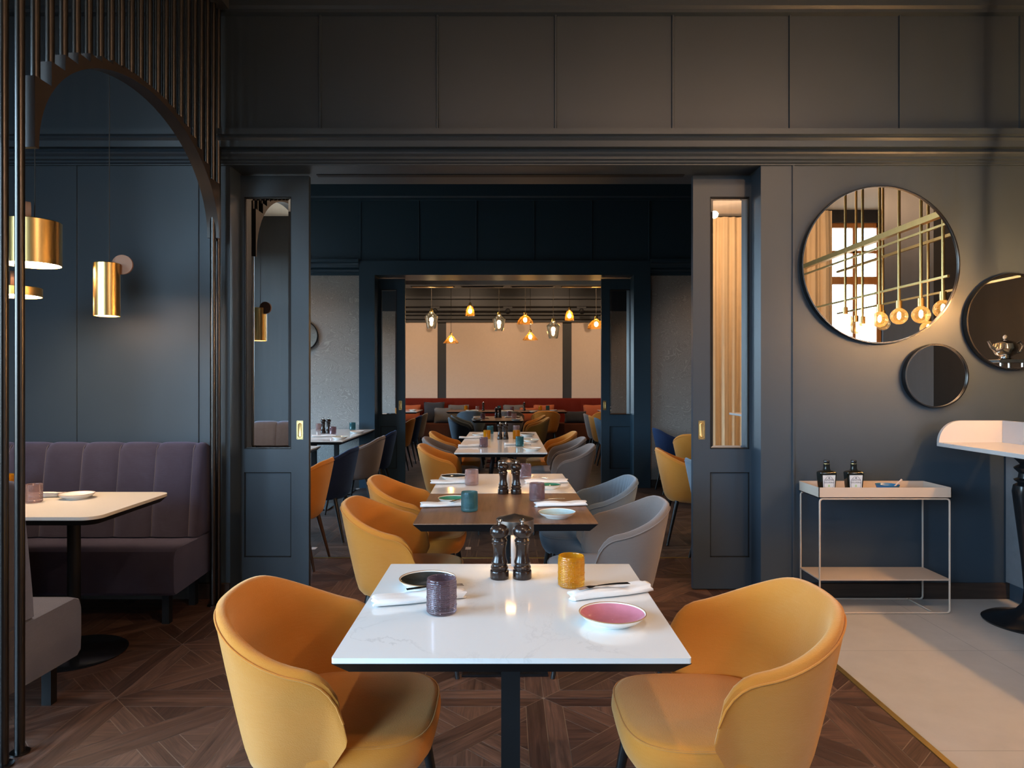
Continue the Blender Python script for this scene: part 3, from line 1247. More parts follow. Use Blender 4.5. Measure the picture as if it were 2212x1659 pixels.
chair('blue_grey', 1.66, 11.03, 'e', 'pale blue grey chair half hidden by the far right sliding door', G3)
chair('yellow', 1.92, 13.62, 'n', 'mustard chair back peeping past the edge of the far right sliding door', G3)
chair('yellow_brown', -1.60, 5.22, 'w', 'mustard tub chair with a brown leg behind the near left sliding door', G2)
chair('navy', -1.60, 6.12, 'w', 'dark navy tub chair between the mustard and grey ones on the left', G2)
chair('grey_plain', -1.58, 7.35, 'w', 'grey tub chair between two navy ones at the left side table', G2)
chair('navy', -1.58, 8.12, 'w', 'dark navy tub chair farthest along the left side table', G2)
chair('yellow', 1.56, 5.98, 'e-0.1', 'mustard tub chair with long black legs behind the near right sliding door', G2)
chair('navy', 2.08, 8.58, 'e', 'navy tub chair with pleated inside against the grey wallpaper on the right', G2)
chair('yellow', 2.16, 7.86, 'n-0.35', 'mustard chair back in front of the pleated navy chair on the right', G2)
chair('blue_grey', 1.62, 5.18, 'e', 'bright blue tub chair sliver next to the near right sliding door', G2)


# ================================================================== TABLES
def table(label, x, y, w, l, top, columns, edge=.012, frame=.031, rz=0, base='plate', group='dining tables'):
    t = thing('dining_table', label, 'table', (x, y, 0), rz, group)
    bm = B()
    prism(bm, rounded_poly(-w / 2, w / 2, -l / 2, l / 2, .006, 3), .75 - edge, .75, 'z')
    link('tabletop', bm, top, t)
    bm = B()
    o, i = .0, .032
    loft(bm, [[(a, b, .75 - edge - frame) for a, b in ((-w / 2 + i, -l / 2 + i), (w / 2 - i, -l / 2 + i), (w / 2 - i, l / 2 - i), (-w / 2 + i, l / 2 - i))],
              [(a, b, .7495 - edge) for a, b in ((-w / 2 + o, -l / 2 + o), (w / 2 - o, -l / 2 + o), (w / 2 - o, l / 2 - o), (-w / 2 + o, l / 2 - o))]])
    link('under_frame', bm, 'black', t, False)
    zf = .75 - edge - frame
    for c in columns:
        if base == 'plate':
            bm = B()
            box(bm, -.026, .026, c - .026, c + .026, .012, zf)
            link('column', bm, 'black', t, False)
            bm = B()
            box(bm, -.20, .20, c - .20, c + .20, 0, .012, .003)
            link('base_plate', bm, 'black_gloss', t, False)
        else:
            # trapezoid sled frame of flat bar
            for s in (-1, 1):
                bm = B()
                pts = [(.10 * s, c, zf), (.24 * s, c, .02), (.24 * s, c, .012)]
                tube(bm, [(.07 * s, c, zf), (.17 * s, c, .02)], .018, 4)
                link('leg', bm, 'black', t, False)
            bm = B()
            box(bm, -.19, .19, c - .03, c + .03, 0, .02)
            link('foot_bar', bm, 'black', t, False)
    return t


table('nearest white quartz table on a square black column, laid for two', .009, 1.95, .80, .80, 'white_top', (0,))
table('walnut veneer table behind the nearest white one', -.014, 3.42, .80, .81, 'walnut', (0,), .004, .036, .018)
table('small white table pushed up against the back of the walnut table', -.028, 4.23, .80, .80, 'white_top', (.0,), .012, .030, .018)
table('long white table for six in the middle of the second room', -.056, 7.215, .80, 2.45, 'white_top', (-.85, -.55, .55, .85), .012, .03, 0, 'sled')
table('far walnut table between blue grey and mustard chairs', -.147, 11.5, .80, 1.40, 'walnut', (-.35, .35), .004, .03)
table('long walnut table along the red banquette', -.01, 14.45, 2.43, .98, 'walnut', (0,), .004, .03)
table('white side table in front of the patterned wallpaper on the left', -2.09, 8.055, .80, 1.77, 'white_top', (-.5, .5))
table('white side table corner behind the near left sliding door', -2.17, 5.80, .80, 1.66, 'white_top', (-.5, .5))
table('white table at the left end of the red banquette', -2.46, 14.5, 1.3, 1.0, 'white_top', (0,))
table('white table at the right end of the red banquette', 2.60, 14.5, 1.36, .9, 'white_top', (0,))


# ================================================================== TABLEWARE
def tumbler_make(mat, fine=True):
    t = bpy.data.objects.new('tmp', None)
    bm = B()
    nb, rows = (44, 16) if fine else (18, 6)
    sub = 4 if fine else 2
    seg = nb * sub
    R, H = .0385, .092
    rings = []
    zs = rows * sub
    rings.append([(R * .9 * cos(2 * pi * i / seg), R * .9 * sin(2 * pi * i / seg), 0) for i in range(seg)])
    for j in range(zs + 1):
        z = .004 + (H - .012) * j / zs
        row = int(j / sub)
        big = 1.5 if row in (3, 7, 12) else 1.0
        ring = []
        for i in range(seg):
            a = 2 * pi * (i + (sub / 2 if row % 2 else 0)) / seg
            e = (sin(pi * (i % sub + .5) / sub)) * abs(sin(pi * (j % sub) / sub))
            r = R + (.0017 * big if fine else .0014) * e
            ring.append((r * cos(2 * pi * i / seg), r * sin(2 * pi * i / seg), z))
        rings.append(ring)
    for r, z in ((R, H - .005), (R, H - .0008), (R - .0008, H), (R - .0026, H), (R - .0034, H - .001), (R - .0036, H - .004), (R - .0036, .016), (R * .6, .012)):
        rings.append([(r * cos(2 * pi * i / seg), r * sin(2 * pi * i / seg), z) for i in range(seg)])
    loft(bm, rings)
    bpy.data.objects.remove(t)
    o = link('beaded_tumbler', bm, mat, None, True, 70)
    tag(o, 'x', 'glass')
    return o


def glass(col, px, py, label, z=.75, fine=False, group='beaded glass tumblers', xy=None):
    x, y = xy or on(px, py, z)
    return place('tumbler_%s_%s' % (col, fine), lambda: tumbler_make('g_' + col, fine), (x, y, z + .0005), random.random() * 3, label, group)


def plate_make(mat, r):
    t = thing('side_plate', 'x', 'plate')
    bm = B()
    lathe(bm, [(r * .55, 0), (r * .6, .0), (r * .62, .003), (r * .86, .012), (r * .985, .0235), (r, .0255), (r * .985, .0258), (r * .965, .0238), (r * .955, .0225)], 48, cap0=True, cap1=False)
    link('body', bm, 'plate_white', t)
    bm = B()
    lathe(bm, [(r * .957, .0228), (r * .84, .0145), (r * .66, .0075), (r * .3, .0065), (.001, .0064)], 48, cap0=False, cap1=False)
    link('glaze', bm, mat, t)
    bm = B()
    pts = [(r * .992 * cos(2 * pi * i / 48), r * .992 * sin(2 * pi * i / 48), .0256) for i in range(48)]
    tube(bm, pts, .0013, 6, closed=True)
    link('rim_edge', bm, 'p_rim', t)
    return t


def plate(col, px, py, label, z=.75, r=.085, xy=None, group='side plates'):
    x, y = xy or on(px, py, z + .0255)
    return place('plate_%s_%.3f' % (col, r), lambda: plate_make(col if col == 'plate_white' else 'p_' + col, r), (x, y, z + .0005), 0, label, group)


def mill_make():
    t = thing('pepper_mill', 'x', 'mill')
    bm = B()
    lathe(bm, [(.0285, 0), (.0295, .002), (.0295, .022), (.0285, .025), (.0245, .027), (.0245, .029), (.0275, .032), (.0275, .038), (.0245, .041), (.0235, .044), (.0255, .048), (.0245, .054), (.0205, .066), (.0195, .080),
               (.0200, .095), (.0225, .106), (.0235, .109), (.0225, .111), (.0235, .114), (.0245, .117), (.0235, .120), (.0215, .123), (.020, .126)], 32)
    link('body', bm, 'mill', t)
    bm = B()
    lathe(bm, [(.020, .1265), (.0235, .130), (.0285, .138), (.0300, .146), (.0285, .154), (.0235, .161), (.0150, .166), (.0080, .168)], 32)
    link('head', bm, 'mill', t)
    bm = B()
    lathe(bm, [(.0045, .168), (.0040, .173), (.0080, .176), (.0085, .180), (.0060, .184), (.001, .185)], 20)
    link('knob', bm, 'chrome', t)
    return t


def mill(px, py, label, z=.75, xy=None):
    x, y = xy or on(px, py, z)
    return place('mill', mill_make, (x, y, z + .0005), 0, label, 'dark wood pepper and salt mills')


def napkin_make(L=.25):
    bm = B()
    rings = []
    n = 26
    for i in range(n + 1):
        u = i / n
        x = -L / 2 + L * u
        w = .036 + .004 * sin(u * 5) - .012 * u
        h = .0098 + .0012 * sin(u * 9 + 1)
        flap = .0035 if .42 < u < .93 else 0
        ring = []
        for k in range(28):
            a = 2 * pi * k / 28
            ca, sa = cos(a), sin(a)
            y = w * (1 if ca >= 0 else -1) * abs(ca) ** .75
            z = h + h * (1 if sa >= 0 else -1) * abs(sa) ** .8
            d = u + y * 4.2
            fl = .0038 * max(0, min(1, (d - .45) / .03)) * (1 if sa > .1 else 0)
            cr = .0012 * sin(k * 1.9 + u * 6) * (1 if sa > 0 else .2)
            ring.append((x + .006 * sin(k * .7), y, max(.0004, z + fl + cr)))
        rings.append(ring)
    # rolled ends: pull the end centre in
    for end in (0, -1):
        base = rings[end]
        sgn = -1 if end == 0 else 1
        inner = [(p[0] - sgn * .012, p[1] * .35, .0098 + (p[2] - .0098) * .35) for p in base]
        lip = [(p[0] + sgn * .002, p[1] * .78, .0098 + (p[2] - .0098) * .78) for p in base]
        mid = [(p[0] - sgn * .004, p[1] * .6, .0098 + (p[2] - .0098) * .6) for p in base]
        if end == 0:
            rings = [inner, mid, lip] + rings
        else:
            rings = rings + [lip, mid, inner]
    loft(bm, rings)
    o = link('folded_napkin', bm, 'linen', None, True, 55)
    tag(o, 'x', 'napkin')
    return o


def napkin(px, py, rz, label, z=.75, xy=None):
    x, y = xy or on(px, py, z)
    return place('napkin', napkin_make, (x, y, z + .0005), rz, label, 'rolled white napkins')


def fork_make():
    bm = B()
    # handle, neck and head as one thin curved strip with four tines
    zc = lambda x: .006 * sin((x + .1) * 17) + .002
    hw = lambda x: .0085 if x < -.06 else (.0085 - (x + .06) * .055 if x < .03 else .0036)
    pts = [-.095 + .0075 * i for i in range(18)]
    rings = []
    for x in pts:
        w = hw(x)
        rings.append([(x, -w, zc(x)), (x, w, zc(x)), (x, w, zc(x) + .0022), (x, -w, zc(x) + .0022)])
    for x, w in ((.040, .007), (.048, .011), (.060, .012)):
        rings.append([(x, -w, zc(x)), (x, w, zc(x)), (x, w, zc(x) + .0018), (x, -w, zc(x) + .0018)])
    loft(bm, rings)
    for k in range(4):
        y = -.0096 + .0064 * k
        loft(bm, [[(x, y - .0017, zc(x)), (x, y + .0017, zc(x)), (x, y + .0017, zc(x) + .0018), (x, y - .0017, zc(x) + .0018)] for x in (.0595, .075, .095)])
    bmesh.ops.remove_doubles(bm, verts=bm.verts[:], dist=1e-5)
    bmesh.ops.scale(bm, vec=(.86, 1, .5), verts=bm.verts[:])
    o = link('table_fork', bm, 'steel', None, True, 50)
    tag(o, 'x', 'fork')
    return o


def fork(px, py, rz, label, z=.778, xy=None):
    x, y = xy or on(px, py, z)
    return place('fork', fork_make, (x, y, z + .0005), rz, label, 'forks tucked in the napkins')


def table_lamp(x, y, label):
    t = thing('table_lamp', label, 'lamp', (x, y, .7505), 0, 'cordless table lamps')
    bm = B()
    lathe(bm, [(.030, 0), (.031, .003), (.030, .006), (.0125, .010), (.0135, .05), (.0140, .10), (.0120, .118), (.006, .121)], 28)
    link('stem', bm, 'lamp_stem', t)
    bm = B()
    lathe(bm, [(.058, .122), (.0615, .123), (.0615, .164), (.058, .167), (.001, .181)], 48, cap0=False, cap1=False)
    lathe(bm, [(.058, .122), (.058, .158), (.001, .160)], 48, cap0=False, cap1=False)
    bmesh.ops.remove_doubles(bm, verts=bm.verts[:], dist=1e-5)
    link('shade', bm, 'lamp_shade', t)
    bm = B()
    lathe(bm, [(.048, .134), (.048, .136)], 32)
    link('diffuser', bm, 'table_glow', t)
    return t


# nearest table
T1 = 'on the nearest white table'
glass('purple', 954, 1323, 'plum beaded tumbler standing before the dark plate on the nearest table', fine=True)
glass('amber', 1234, 1266, 'amber beaded tumbler right of the mills on the nearest table', fine=True)
plate('dark', 924, 1249, 'dark glazed side plate behind the plum tumbler on the nearest table')
plate('pink', 1323, 1323, 'pink speckled side plate on the nearest table')
mill(1079, 1249, 'dark wood mill in front of the lamp on the nearest table, left of the two')
mill(1128, 1249, 'dark wood mill in front of the lamp on the nearest table, right of the two')
table_lamp(.025, 2.288, 'bronze topped table lamp behind the two mills on the nearest table')
napkin(0, 0, .27, 'white rolled napkin beside the plum tumbler on the nearest table', xy=(-.245, 1.955))
napkin(0, 0, .42 + pi, 'white rolled napkin behind the pink plate on the nearest table', xy=(.295, 2.01))
fork(0, 0, .35 + pi, 'steel fork tucked in the napkin behind the pink plate', xy=(.275, 1.995))
fork(0, 0, .30, 'steel fork tucked in the napkin behind the plum tumbler', xy=(-.205, 1.985))
# walnut table
glass('teal', 1014, 1104, 'teal beaded tumbler on the walnut table', fine=True)
glass('mauve', 1160, 1082, 'brown mauve beaded tumbler on the walnut table', fine=True)
plate('green', 978, 1075, 'deep green side plate behind the teal tumbler on the walnut table', r=.075)
plate('blue', 1203, 1105, 'pale blue side plate on the walnut table')
napkin(0, 0, .14, 'white rolled napkin by the teal tumbler on the walnut table', xy=(-.295, 3.43))
napkin(0, 0, .2 + pi, 'white rolled napkin behind the pale blue plate on the walnut table', xy=(.262, 3.44))
fork(0, 0, .4 + pi, 'steel fork in the napkin behind the pale blue plate', xy=(.21, 3.45))
fork(0, 0, .9, 'steel fork in the napkin beside the teal tumbler', xy=(-.225, 3.45))
mill(1087, 1067, 'dark wood mill at the back of the walnut table, left of the two')
mill(1115, 1067, 'dark wood mill at the back of the walnut table, right of the two')
# white table behind it
table_lamp(.008, 3.92, 'bronze topped table lamp behind the mills at the seam of walnut and white tables')
glass('pink', 1019, 1048, 'pale rose beaded tumbler on the small white table behind the walnut one', fine=True)
glass('mauve', 1134, 1034, 'mauve beaded tumbler behind the right mill on the small white table', fine=True)
plate('dark', 981, 1027, 'dark shiny side plate behind the rose tumbler on the small white table')
plate('green', 1184, 1046, 'green side plate in front of the napkin on the small white table', r=.075)
napkin(0, 0, .12, 'white rolled napkin left of the rose tumbler on the small white table', xy=(-.33, 4.20))
napkin(0, 0, .1 + pi, 'white rolled napkin behind the green plate on the small white table', xy=(.235, 4.22))
fork(0, 0, -.5 + pi, 'steel fork resting on the napkin behind the green plate of the small white table', xy=(.17, 4.25))
# long white table
LT = 'of the long white table'
glass('teal', 1059, 937, 'teal tumbler left of the mills at the far end of the long white table')
glass('amber', 1052, 948, 'amber tumbler left of the mills on the long white table')
glass('mauve', 1045, 966, 'mauve tumbler nearest on the left of the long white table')
glass('pink', 1115.5, 936, 'rose tumbler right of the mills at the far end of the long white table')
glass('amber', 1115.5, 948, 'amber tumbler right of the mills on the long white table')
glass('teal', 1122.5, 964, 'teal tumbler nearest on the right of the long white table')
mill(1080, 949, 'dark wood mill in the middle of the long white table, left of the two')
mill(1092.5, 949, 'dark wood mill in the middle of the long white table, right of the two')
plate('dark', 1139.5, 937, 'dark rimmed plate behind the sage plate on the long white table')
plate('sage', 1147, 949, 'sage green plate on the right of the long white table')
plate('plate_white', 1149, 967, 'white plate nearest on the right of the long white table')
plate('plate_white', 1035, 937, 'white plate at the far left of the long white table')
napkin(1020, 965, .1, 'white napkin left of the mauve tumbler on the long white table')
napkin(1018, 947, .1, 'white napkin left of the amber tumbler on the long white table')
napkin(1128, 965.5, .1, 'white napkin behind the nearest white plate on the long white table', xy=(.10, 6.72))
# far walnut table
glass('mauve', 1043, 905.5, 'mauve tumbler on the left of the far walnut table')
glass('mauve', 1100, 900, 'mauve tumbler behind the rose one on the far walnut table')
glass('pink', 1110.5, 905.5, 'rose tumbler on the right of the far walnut table')
mill(1072, 902.5, 'dark wood mill on the far walnut table, left of the two')
mill(1080, 902.5, 'dark wood mill on the far walnut table, right of the two')
plate('plate_white', 1030, 905, 'white plate at the near left of the far walnut table', r=.085)
plate('plate_white', 1033, 899.5, 'white plate at the back left of the far walnut table', r=.085)
plate('plate_white', 1115, 905.5, 'white plate at the near right of the far walnut table', r=.085)
napkin(1028, 903, .1, 'white napkin between the two left plates of the far walnut table', xy=(-.43, 11.40))
napkin(1103, 901.5, .1, 'white napkin behind the rose tumbler of the far walnut table', xy=(.09, 11.75))
# table along the banquette
glass('amber', 1006, 885.5, 'amber tumbler at the left end of the table along the red banquette')
glass('pink', 1031, 887, 'pale rose tumbler left of the left mill at the red banquette')
glass('teal', 1078.5, 886, 'teal tumbler in the middle of the table along the red banquette')
glass('mauve', 1106, 888, 'mauve tumbler right of the middle at the table along the red banquette')
glass('amber', 1167, 886, 'amber tumbler in front of the orange cushion at the red banquette')
glass('teal', 1183, 885.5, 'dusky teal tumbler at the right end of the table along the red banquette')
mill(1044, 887, 'dark wood mill at the left of the table along the red banquette')
mill(1132.5, 887, 'dark wood mill at the right of the table along the red banquette')
plate('plate_white', 1021, 886.5, 'white plate near the left end of the table along the red banquette')
plate('plate_white', 1094, 887.5, 'white plate in the middle of the table along the red banquette')
plate('plate_white', 1152, 888, 'white plate left of the right amber tumbler at the red banquette')
plate('plate_white', 1196, 885.5, 'white plate at the right end of the table along the red banquette')
napkin(1020, 888, .0, 'white napkin at the left of the table along the red banquette')
napkin(1092, 889, .0, 'white napkin in the middle of the table along the red banquette', xy=(-.02, 14.08))
plate('plate_white', 892, 884.5, 'white plate on the table at the left end of the red banquette')
# left side table
glass('pink', 689, 931, 'rose tumbler left of the mills on the left side table')
mill(698, 936, 'dark wood mill on the left side table, left of the two')
mill(709.5, 936, 'dark wood mill on the left side table, right of the two')
glass('mauve', 719, 939, 'mauve tumbler right of the mills on the left side table')
glass('teal', 760.5, 928.5, 'teal tumbler at the back of the left side table', xy=(-1.95, 8.80))
plate('plate_white', 771, 931, 'white plate by the teal tumbler on the left side table')
plate('sage', 734, 943, 'sage plate in front of the napkin on the left side table')
napkin(726, 944, .1, 'white napkin beside the sage plate on the left side table', xy=(-2.02, 7.70))
# booth table
glass('pink', 73, 1085, 'peach beaded tumbler on the booth table', fine=True)
glass('amber', 13, 1060, 'amber tumbler glimpsed between the screen rods on the booth table', fine=True)
plate('plate_white', 166, 1066, 'cream side plate on the booth table')
napkin(0, 0, .15, 'white napkin roll with cutlery on the booth table', xy=(-2.50, 3.69))
fork(0, 0, .2, 'steel fork on the napkin of the booth table', xy=(-2.42, 3.68))

# ================================================================== RIGHT SIDE: MIRRORS, TROLLEY, BAR COUNTER


def round_mirror(label, px, py, r, yw, group, ring=.008, depth=.045, fm='black_gloss', inner='brass'):
    x = xat(px, yw - depth)
    z = EYE + (CY - py) * (yw - depth) / F
    t = thing('round_mirror', label, 'mirror', (x, yw, z), 0, group)
    Rm = Matrix.Rotation(pi / 2, 4, 'X')

    def fin(bm):
        bmesh.ops.transform(bm, matrix=Rm, verts=bm.verts[:])
    bm = B()
    lathe(bm, [(r - ring, .001), (r, .001), (r + .004, depth * .6), (r, depth), (r - ring * .5, depth), (r - ring * .5, depth - .01), (r - ring, depth - .012)], 72, cap0=False, cap1=False)
    fin(bm)
    link('frame', bm, fm, t)
    bm = B()
    lathe(bm, [(r - ring * .72, depth + .0004), (r - ring * .95, depth + .0004), (r - ring, depth - .011)], 72, cap0=False, cap1=False)
    fin(bm)
    link('inner_rim', bm, 'bronze', t)
    bm = B()
    lathe(bm, [(r - ring * .9, depth - .012), (.001, depth - .012)], 72, cap0=False, cap1=False)
    fin(bm)
    link('mirror_glass', bm, 'mirror', t, False)
    return t


GM = 'round wall mirrors'
round_mirror('large round black framed wall mirror above the tray trolley', 1903.5, 571, 171 * 4.345 / F, YA, GM)
round_mirror('smallest round black framed wall mirror below the large one', 2024.5, 812, 69 * 4.345 / F, YA, GM)
round_mirror('round black framed wall mirror cut off by the picture edge, over the bar counter', 2192, 694, 104 * 4.345 / F, YA, GM)
round_mirror('round black ring mirror on the patterned wallpaper, half hidden by the left door', 654, 725, .19, YB - .006, GM, .01, .04, 'black', 'copper')

# trolley with tray
tx0, tx1 = xat(1769, 4.09), xat(2056, 4.09)
tr = thing('tray_trolley', 'cashmere beige metal console with a tray top and low shelf', 'console', ((tx0 + tx1) / 2, 4.23, 0))
hw, hd = (tx1 - tx0) / 2, .139
bm = B()
zt, zb = .741, .680
th = .004
for (a, b, c, d) in ((-hw, hw, -hd, -hd + th), (-hw, hw, hd - th, hd), (-hw, -hw + th, -hd, hd), (hw - th, hw, -hd, hd)):
    box(bm, a, b, c, d, zb, zt)
box(bm, -hw, hw, -hd, hd, zb, zb + .004)
link('tray', bm, 'trolley', tr, False)
for s in (-1, 1):
    # each long side: one bent rod loop
    bm = B()
    y = s * (hd - .006)
    r = .018
    pts = []
    for cx, cz, a0 in ((hw - .008 - r, zb - .006 - r, 0), (-hw + .008 + r, zb - .006 - r, pi / 2), (-hw + .008 + r, .006 + r, pi), (hw - .008 - r, .006 + r, 1.5 * pi)):
        for i in range(6):
            a = a0 + pi / 2 * i / 5
            pts.append((cx + r * cos(a), y, cz + r * sin(a)))
    tube(bm, pts, .0055, 10, closed=True)
    link('side_frame', bm, 'trolley', tr)
for xx in (hw - .10, -hw + .10):
    bm = B()
    tube(bm, [(xx, -hd + .006, .006), (xx, hd - .006, .006)], .0045, 8)
    link('cross_bar', bm, 'trolley', tr)
bm = B()
box(bm, -hw + .004, hw - .004, -hd + .002, hd - .002, .196, .203)
link('shelf', bm, 'trolley', tr, False)


def text_part(s, size, loc, parent, mat, rot=(pi / 2, 0, 0), sx=1.0):
    cu = bpy.data.curves.new('lettering', 'FONT')
    cu.body = s
    cu.size = size
    cu.align_x = 'CENTER'
    cu.align_y = 'CENTER'
    cu.extrude = .0001
    cu.materials.append(M[mat])
    tmp = bpy.data.objects.new('lettering_curve', cu)
    COL.objects.link(tmp)
    bpy.context.view_layer.update()
    me = bpy.data.meshes.new_from_object(tmp.evaluated_get(bpy.context.evaluated_depsgraph_get()))
    bpy.data.objects.remove(tmp)
    o = bpy.data.objects.new('lettering', me)
    COL.objects.link(o)
    o.parent = parent
    o.location = loc
    o.rotation_euler = rot
    o.scale = (sx, 1, 1)
    return o


def bottle(x, label, rz):
    t = thing('oil_bottle', label, 'bottle', (x, 4.20, zb + .0045), rz, 'black flask bottles on the trolley')
    bm = B()

    def sq(hx, hy, z, r=.008):
        return [(a, b, z) for a, b in rounded_poly(-hx, hx, -hy, hy, r, 4)]
    loft(bm, [sq(.040, .022, 0), sq(.042, .024, .004), sq(.0515, .0275, .128), (sq(.051, .027, .133)), sq(.044, .022, .139), sq(.020, .016, .145, .0079), sq(.0165, .0165, .152, .0079), sq(.0155, .0155, .160, .0079), sq(.0155, .0155, .182, .0079)])
    link('body', bm, 'bottle', t)
    bm = B()
    lathe(bm, [(.0165, .1822), (.0165, .186)], 24)
    link('neck_band', bm, 'brass_light', t)
    bm = B()
    lathe(bm, [(.0155, .1862), (.0165, .188), (.0165, .202), (.015, .205)], 24)
    link('cap', bm, 'black_gloss', t)
    bm = B()
    # label follows the slightly sloping front
    fy = lambda z: -(.024 + (.0275 - .024) * (z - .004) / .124) - .0006
    vs = [bm.verts.new(p) for p in ((-.034, fy(.018), .018), (.034, fy(.018), .018), (.040, fy(.118), .118), (-.040, fy(.118), .118))]
    vb = [bm.verts.new((v.co.x, v.co.y + .0004, v.co.z)) for v in vs]
    bm.faces.new(vs)
    bm.faces.new(vb[::-1])
    for i in range(4):
        j = (i + 1) % 4
        bm.faces.new((vs[i], vb[i], vb[j], vs[j]))
    lb = link('paper_label', bm, 'label_paper', t, False)
    lb['label'] = 'silvery label with a scalloped dark border'
    bm = B()
    pts = []
    for i in range(96):
        a = 2 * pi * i / 96
        rr = 1 + .05 * abs(sin(a * 4))
        z = .069 + .040 * rr * sin(a)
        pts.append((.030 * rr * cos(a), fy(z) - .0004, z))
    tube(bm, pts, .0009, 5, closed=True)
    link('label_border', bm, 'ink', lb)
    bm = B()
    prism(bm, [(-.006, .100), (0, .107), (.006, .100), (.003, .098), (-.003, .098)], fy(.103) - .0006, fy(.103), 'y')
    link('crest', bm, 'ink', lb, False)
    tilt = atan2(.0035, .124)
    text_part('Quinta', .0155, (0, fy(.091) - .0006, .091), lb, 'ink', (pi / 2 + tilt * 0, 0, 0), 1.25)
    text_part("Oro d'Oliva", .0125, (0, fy(.074) - .0006, .074), lb, 'ink')
    text_part('Picual', .0095, (0, fy(.036) - .0006, .036), lb, 'ink')
    bm = B()
    prism(bm, [(-.006, .052), (0, .047), (.006, .052), (.003, .060), (0, .063), (-.003, .060)], fy(.055) - .0006, fy(.055), 'y')
    link('leaf_mark', bm, 'leaf_ink', lb, False)
    return t


bottle(xat(1785.5, 4.20), 'black flask bottle with silvery label nearer the trolley corner', .10)
bottle(xat(1844, 4.20), 'black flask bottle with silvery label nearer the blue bowl', .03)
bx = xat(1917, 4.21)
o = thing('small_bowl', 'small blue glazed bowl on the tray of the trolley', 'bowl', (bx, 4.21, zb + .0045))
bm = B()
lathe(bm, [(.036, 0), (.040, .002), (.058, .030), (.0655, .055), (.0675, .058), (.0655, .0575), (.056, .032), (.036, .006), (.001, .005)], 40, cap1=False)
link('body', bm, 'bowl_blue', o)
bm = B()
tube(bm, [(.01, 0, .02), (.055, .0, .062), (.082, 0, .088)], .004, 8, taper=[.0045, .0045, .006])
sp = link('small_spoon', bm, 'spoon_tan')
sp.location = (bx + .002, 4.205, zb + .0045)
tag(sp, 'small tan wooden spoon leaning in the blue bowl', 'spoon')

# bar counter: marble shelf with curved upstand, turned black pedestal, slate cabinet behind
CX0 = 2.615
ct = thing('bar_counter', 'pale marble bar counter end with rounded upstand on a turned black pedestal', 'counter', (2.9, 3.4, 0))
ox, oy = 2.9, 3.4
zc0, zc1 = .968, .993
bm = B()
box(bm, CX0 - ox, 3.0 - ox, .9 - oy, YA - .13 - oy, zc0, zc1, .004)
link('counter_top', bm, 'bar_marble', ct, False)
bm = B()
up = []
zU = 1.125
for i in range(13):
    a = pi / 2 * i / 12
    up.append((CX0 + .002 + .135 * (1 - cos(a)) - ox, zc1 + .132 * sin(a)))
poly = up + [(3.022 - ox, zU), (3.022 - ox, zc1)]
prism(bm, poly, YA - .13 - .022 - oy, YA - .13 - oy, 'y')
link('end_upstand', bm, 'bar_marble', ct)
bm = B()
box(bm, 3.0 - ox, 3.022 - ox, .9 - oy, YA - .155 - oy, zc0, zU)
link('back_upstand', bm, 'bar_marble', ct, False)
bm = B()
box(bm, 3.116 - ox, 3.60 - ox, .9 - oy, YA - .02 - oy, .11, 1.09)
link('cabinet', bm, 'counter_grey', ct, False)
bm = B()
box(bm, 3.14 - ox, 3.58 - ox, .92 - oy, YA - .02 - oy, 0, .11)
link('plinth', bm, 'paint', ct, False)
bm = B()
lathe(bm, [(.24, 0), (.245, .010), (.225, .022), (.15, .040), (.085, .065), (.050, .11), (.042, .18), (.055, .35), (.085, .62), (.098, .74), (.092, .775), (.070, .790), (.085, .800), (.090, .808), (.070, .818), (.066, .845), (.088, .868), (.090, .876), (.060, .895), (.10, .940), (.115, .967)], 48, (2.955 - ox, 3.93 - oy, 0))
pd = link('pedestal', bm, 'black_gloss', ct)
pd['label'] = 'black turned pedestal with round foot'

# brass pendant frame over the counter (seen in the mirrors)
ch = thing('bar_chandelier', 'brass pipe pendant frame with globe bulbs reflected in the large mirror', 'lamp', (3.0, 3.2, CEIL))
for (z, hw2, x) in ((2.52, .022, 0), (2.44, .008, 0), (2.08, .008, 0), (2.52, .012, .5), (2.08, .008, .5)):
    bm = B()
    box(bm, x - hw2, x + hw2, -1.9, .76, z - CEIL - hw2, z - CEIL + hw2)
    link('rail', bm, 'brass', ch, False)
for k, (Y, z, x, lit) in enumerate(((3.90, 1.86, 0, 1), (3.644, 1.845, 0, 1), (3.36, 1.86, 0, 1), (3.08, 1.86, 0, 1), (2.81, 1.79, 0, 1), (2.51, 1.90, 0, 1), (2.2, 1.9, .5, 0), (2.9, 1.8, .5, 1), (1.7, 1.9, .5, 0))):
    bm = B()
    tube(bm, [(x, Y - 3.2, 0), (x, Y - 3.2, z + .10 - CEIL)], .011, 10)
    pp = link('pipe', bm, 'brass', ch)
    bm = B()
    lathe(bm, [(.022, .06), (.022, .12), (.012, .122)], 20, (x, Y - 3.2, z - CEIL))
    link('socket', bm, 'brass', pp)
    bm = B()
    lathe(bm, [(.02, .062)] + [(.0625 * sin(a), .0625 * cos(a)) for a in [pi * (i + 3) / 18 for i in range(15)]] + [(.001, -.0625)], 24, (x, Y - 3.2, z - CEIL), cap0=False, cap1=False)
    link('globe_bulb', bm, 'g_globe', pp)
    if lit:
        bm = B()
        lathe(bm, [(.004, -.022), (.012, -.01), (.012, .02), (.004, .035)], 12, (x, Y - 3.2, z - CEIL))
        link('filament', bm, 'bulb_bar', pp)

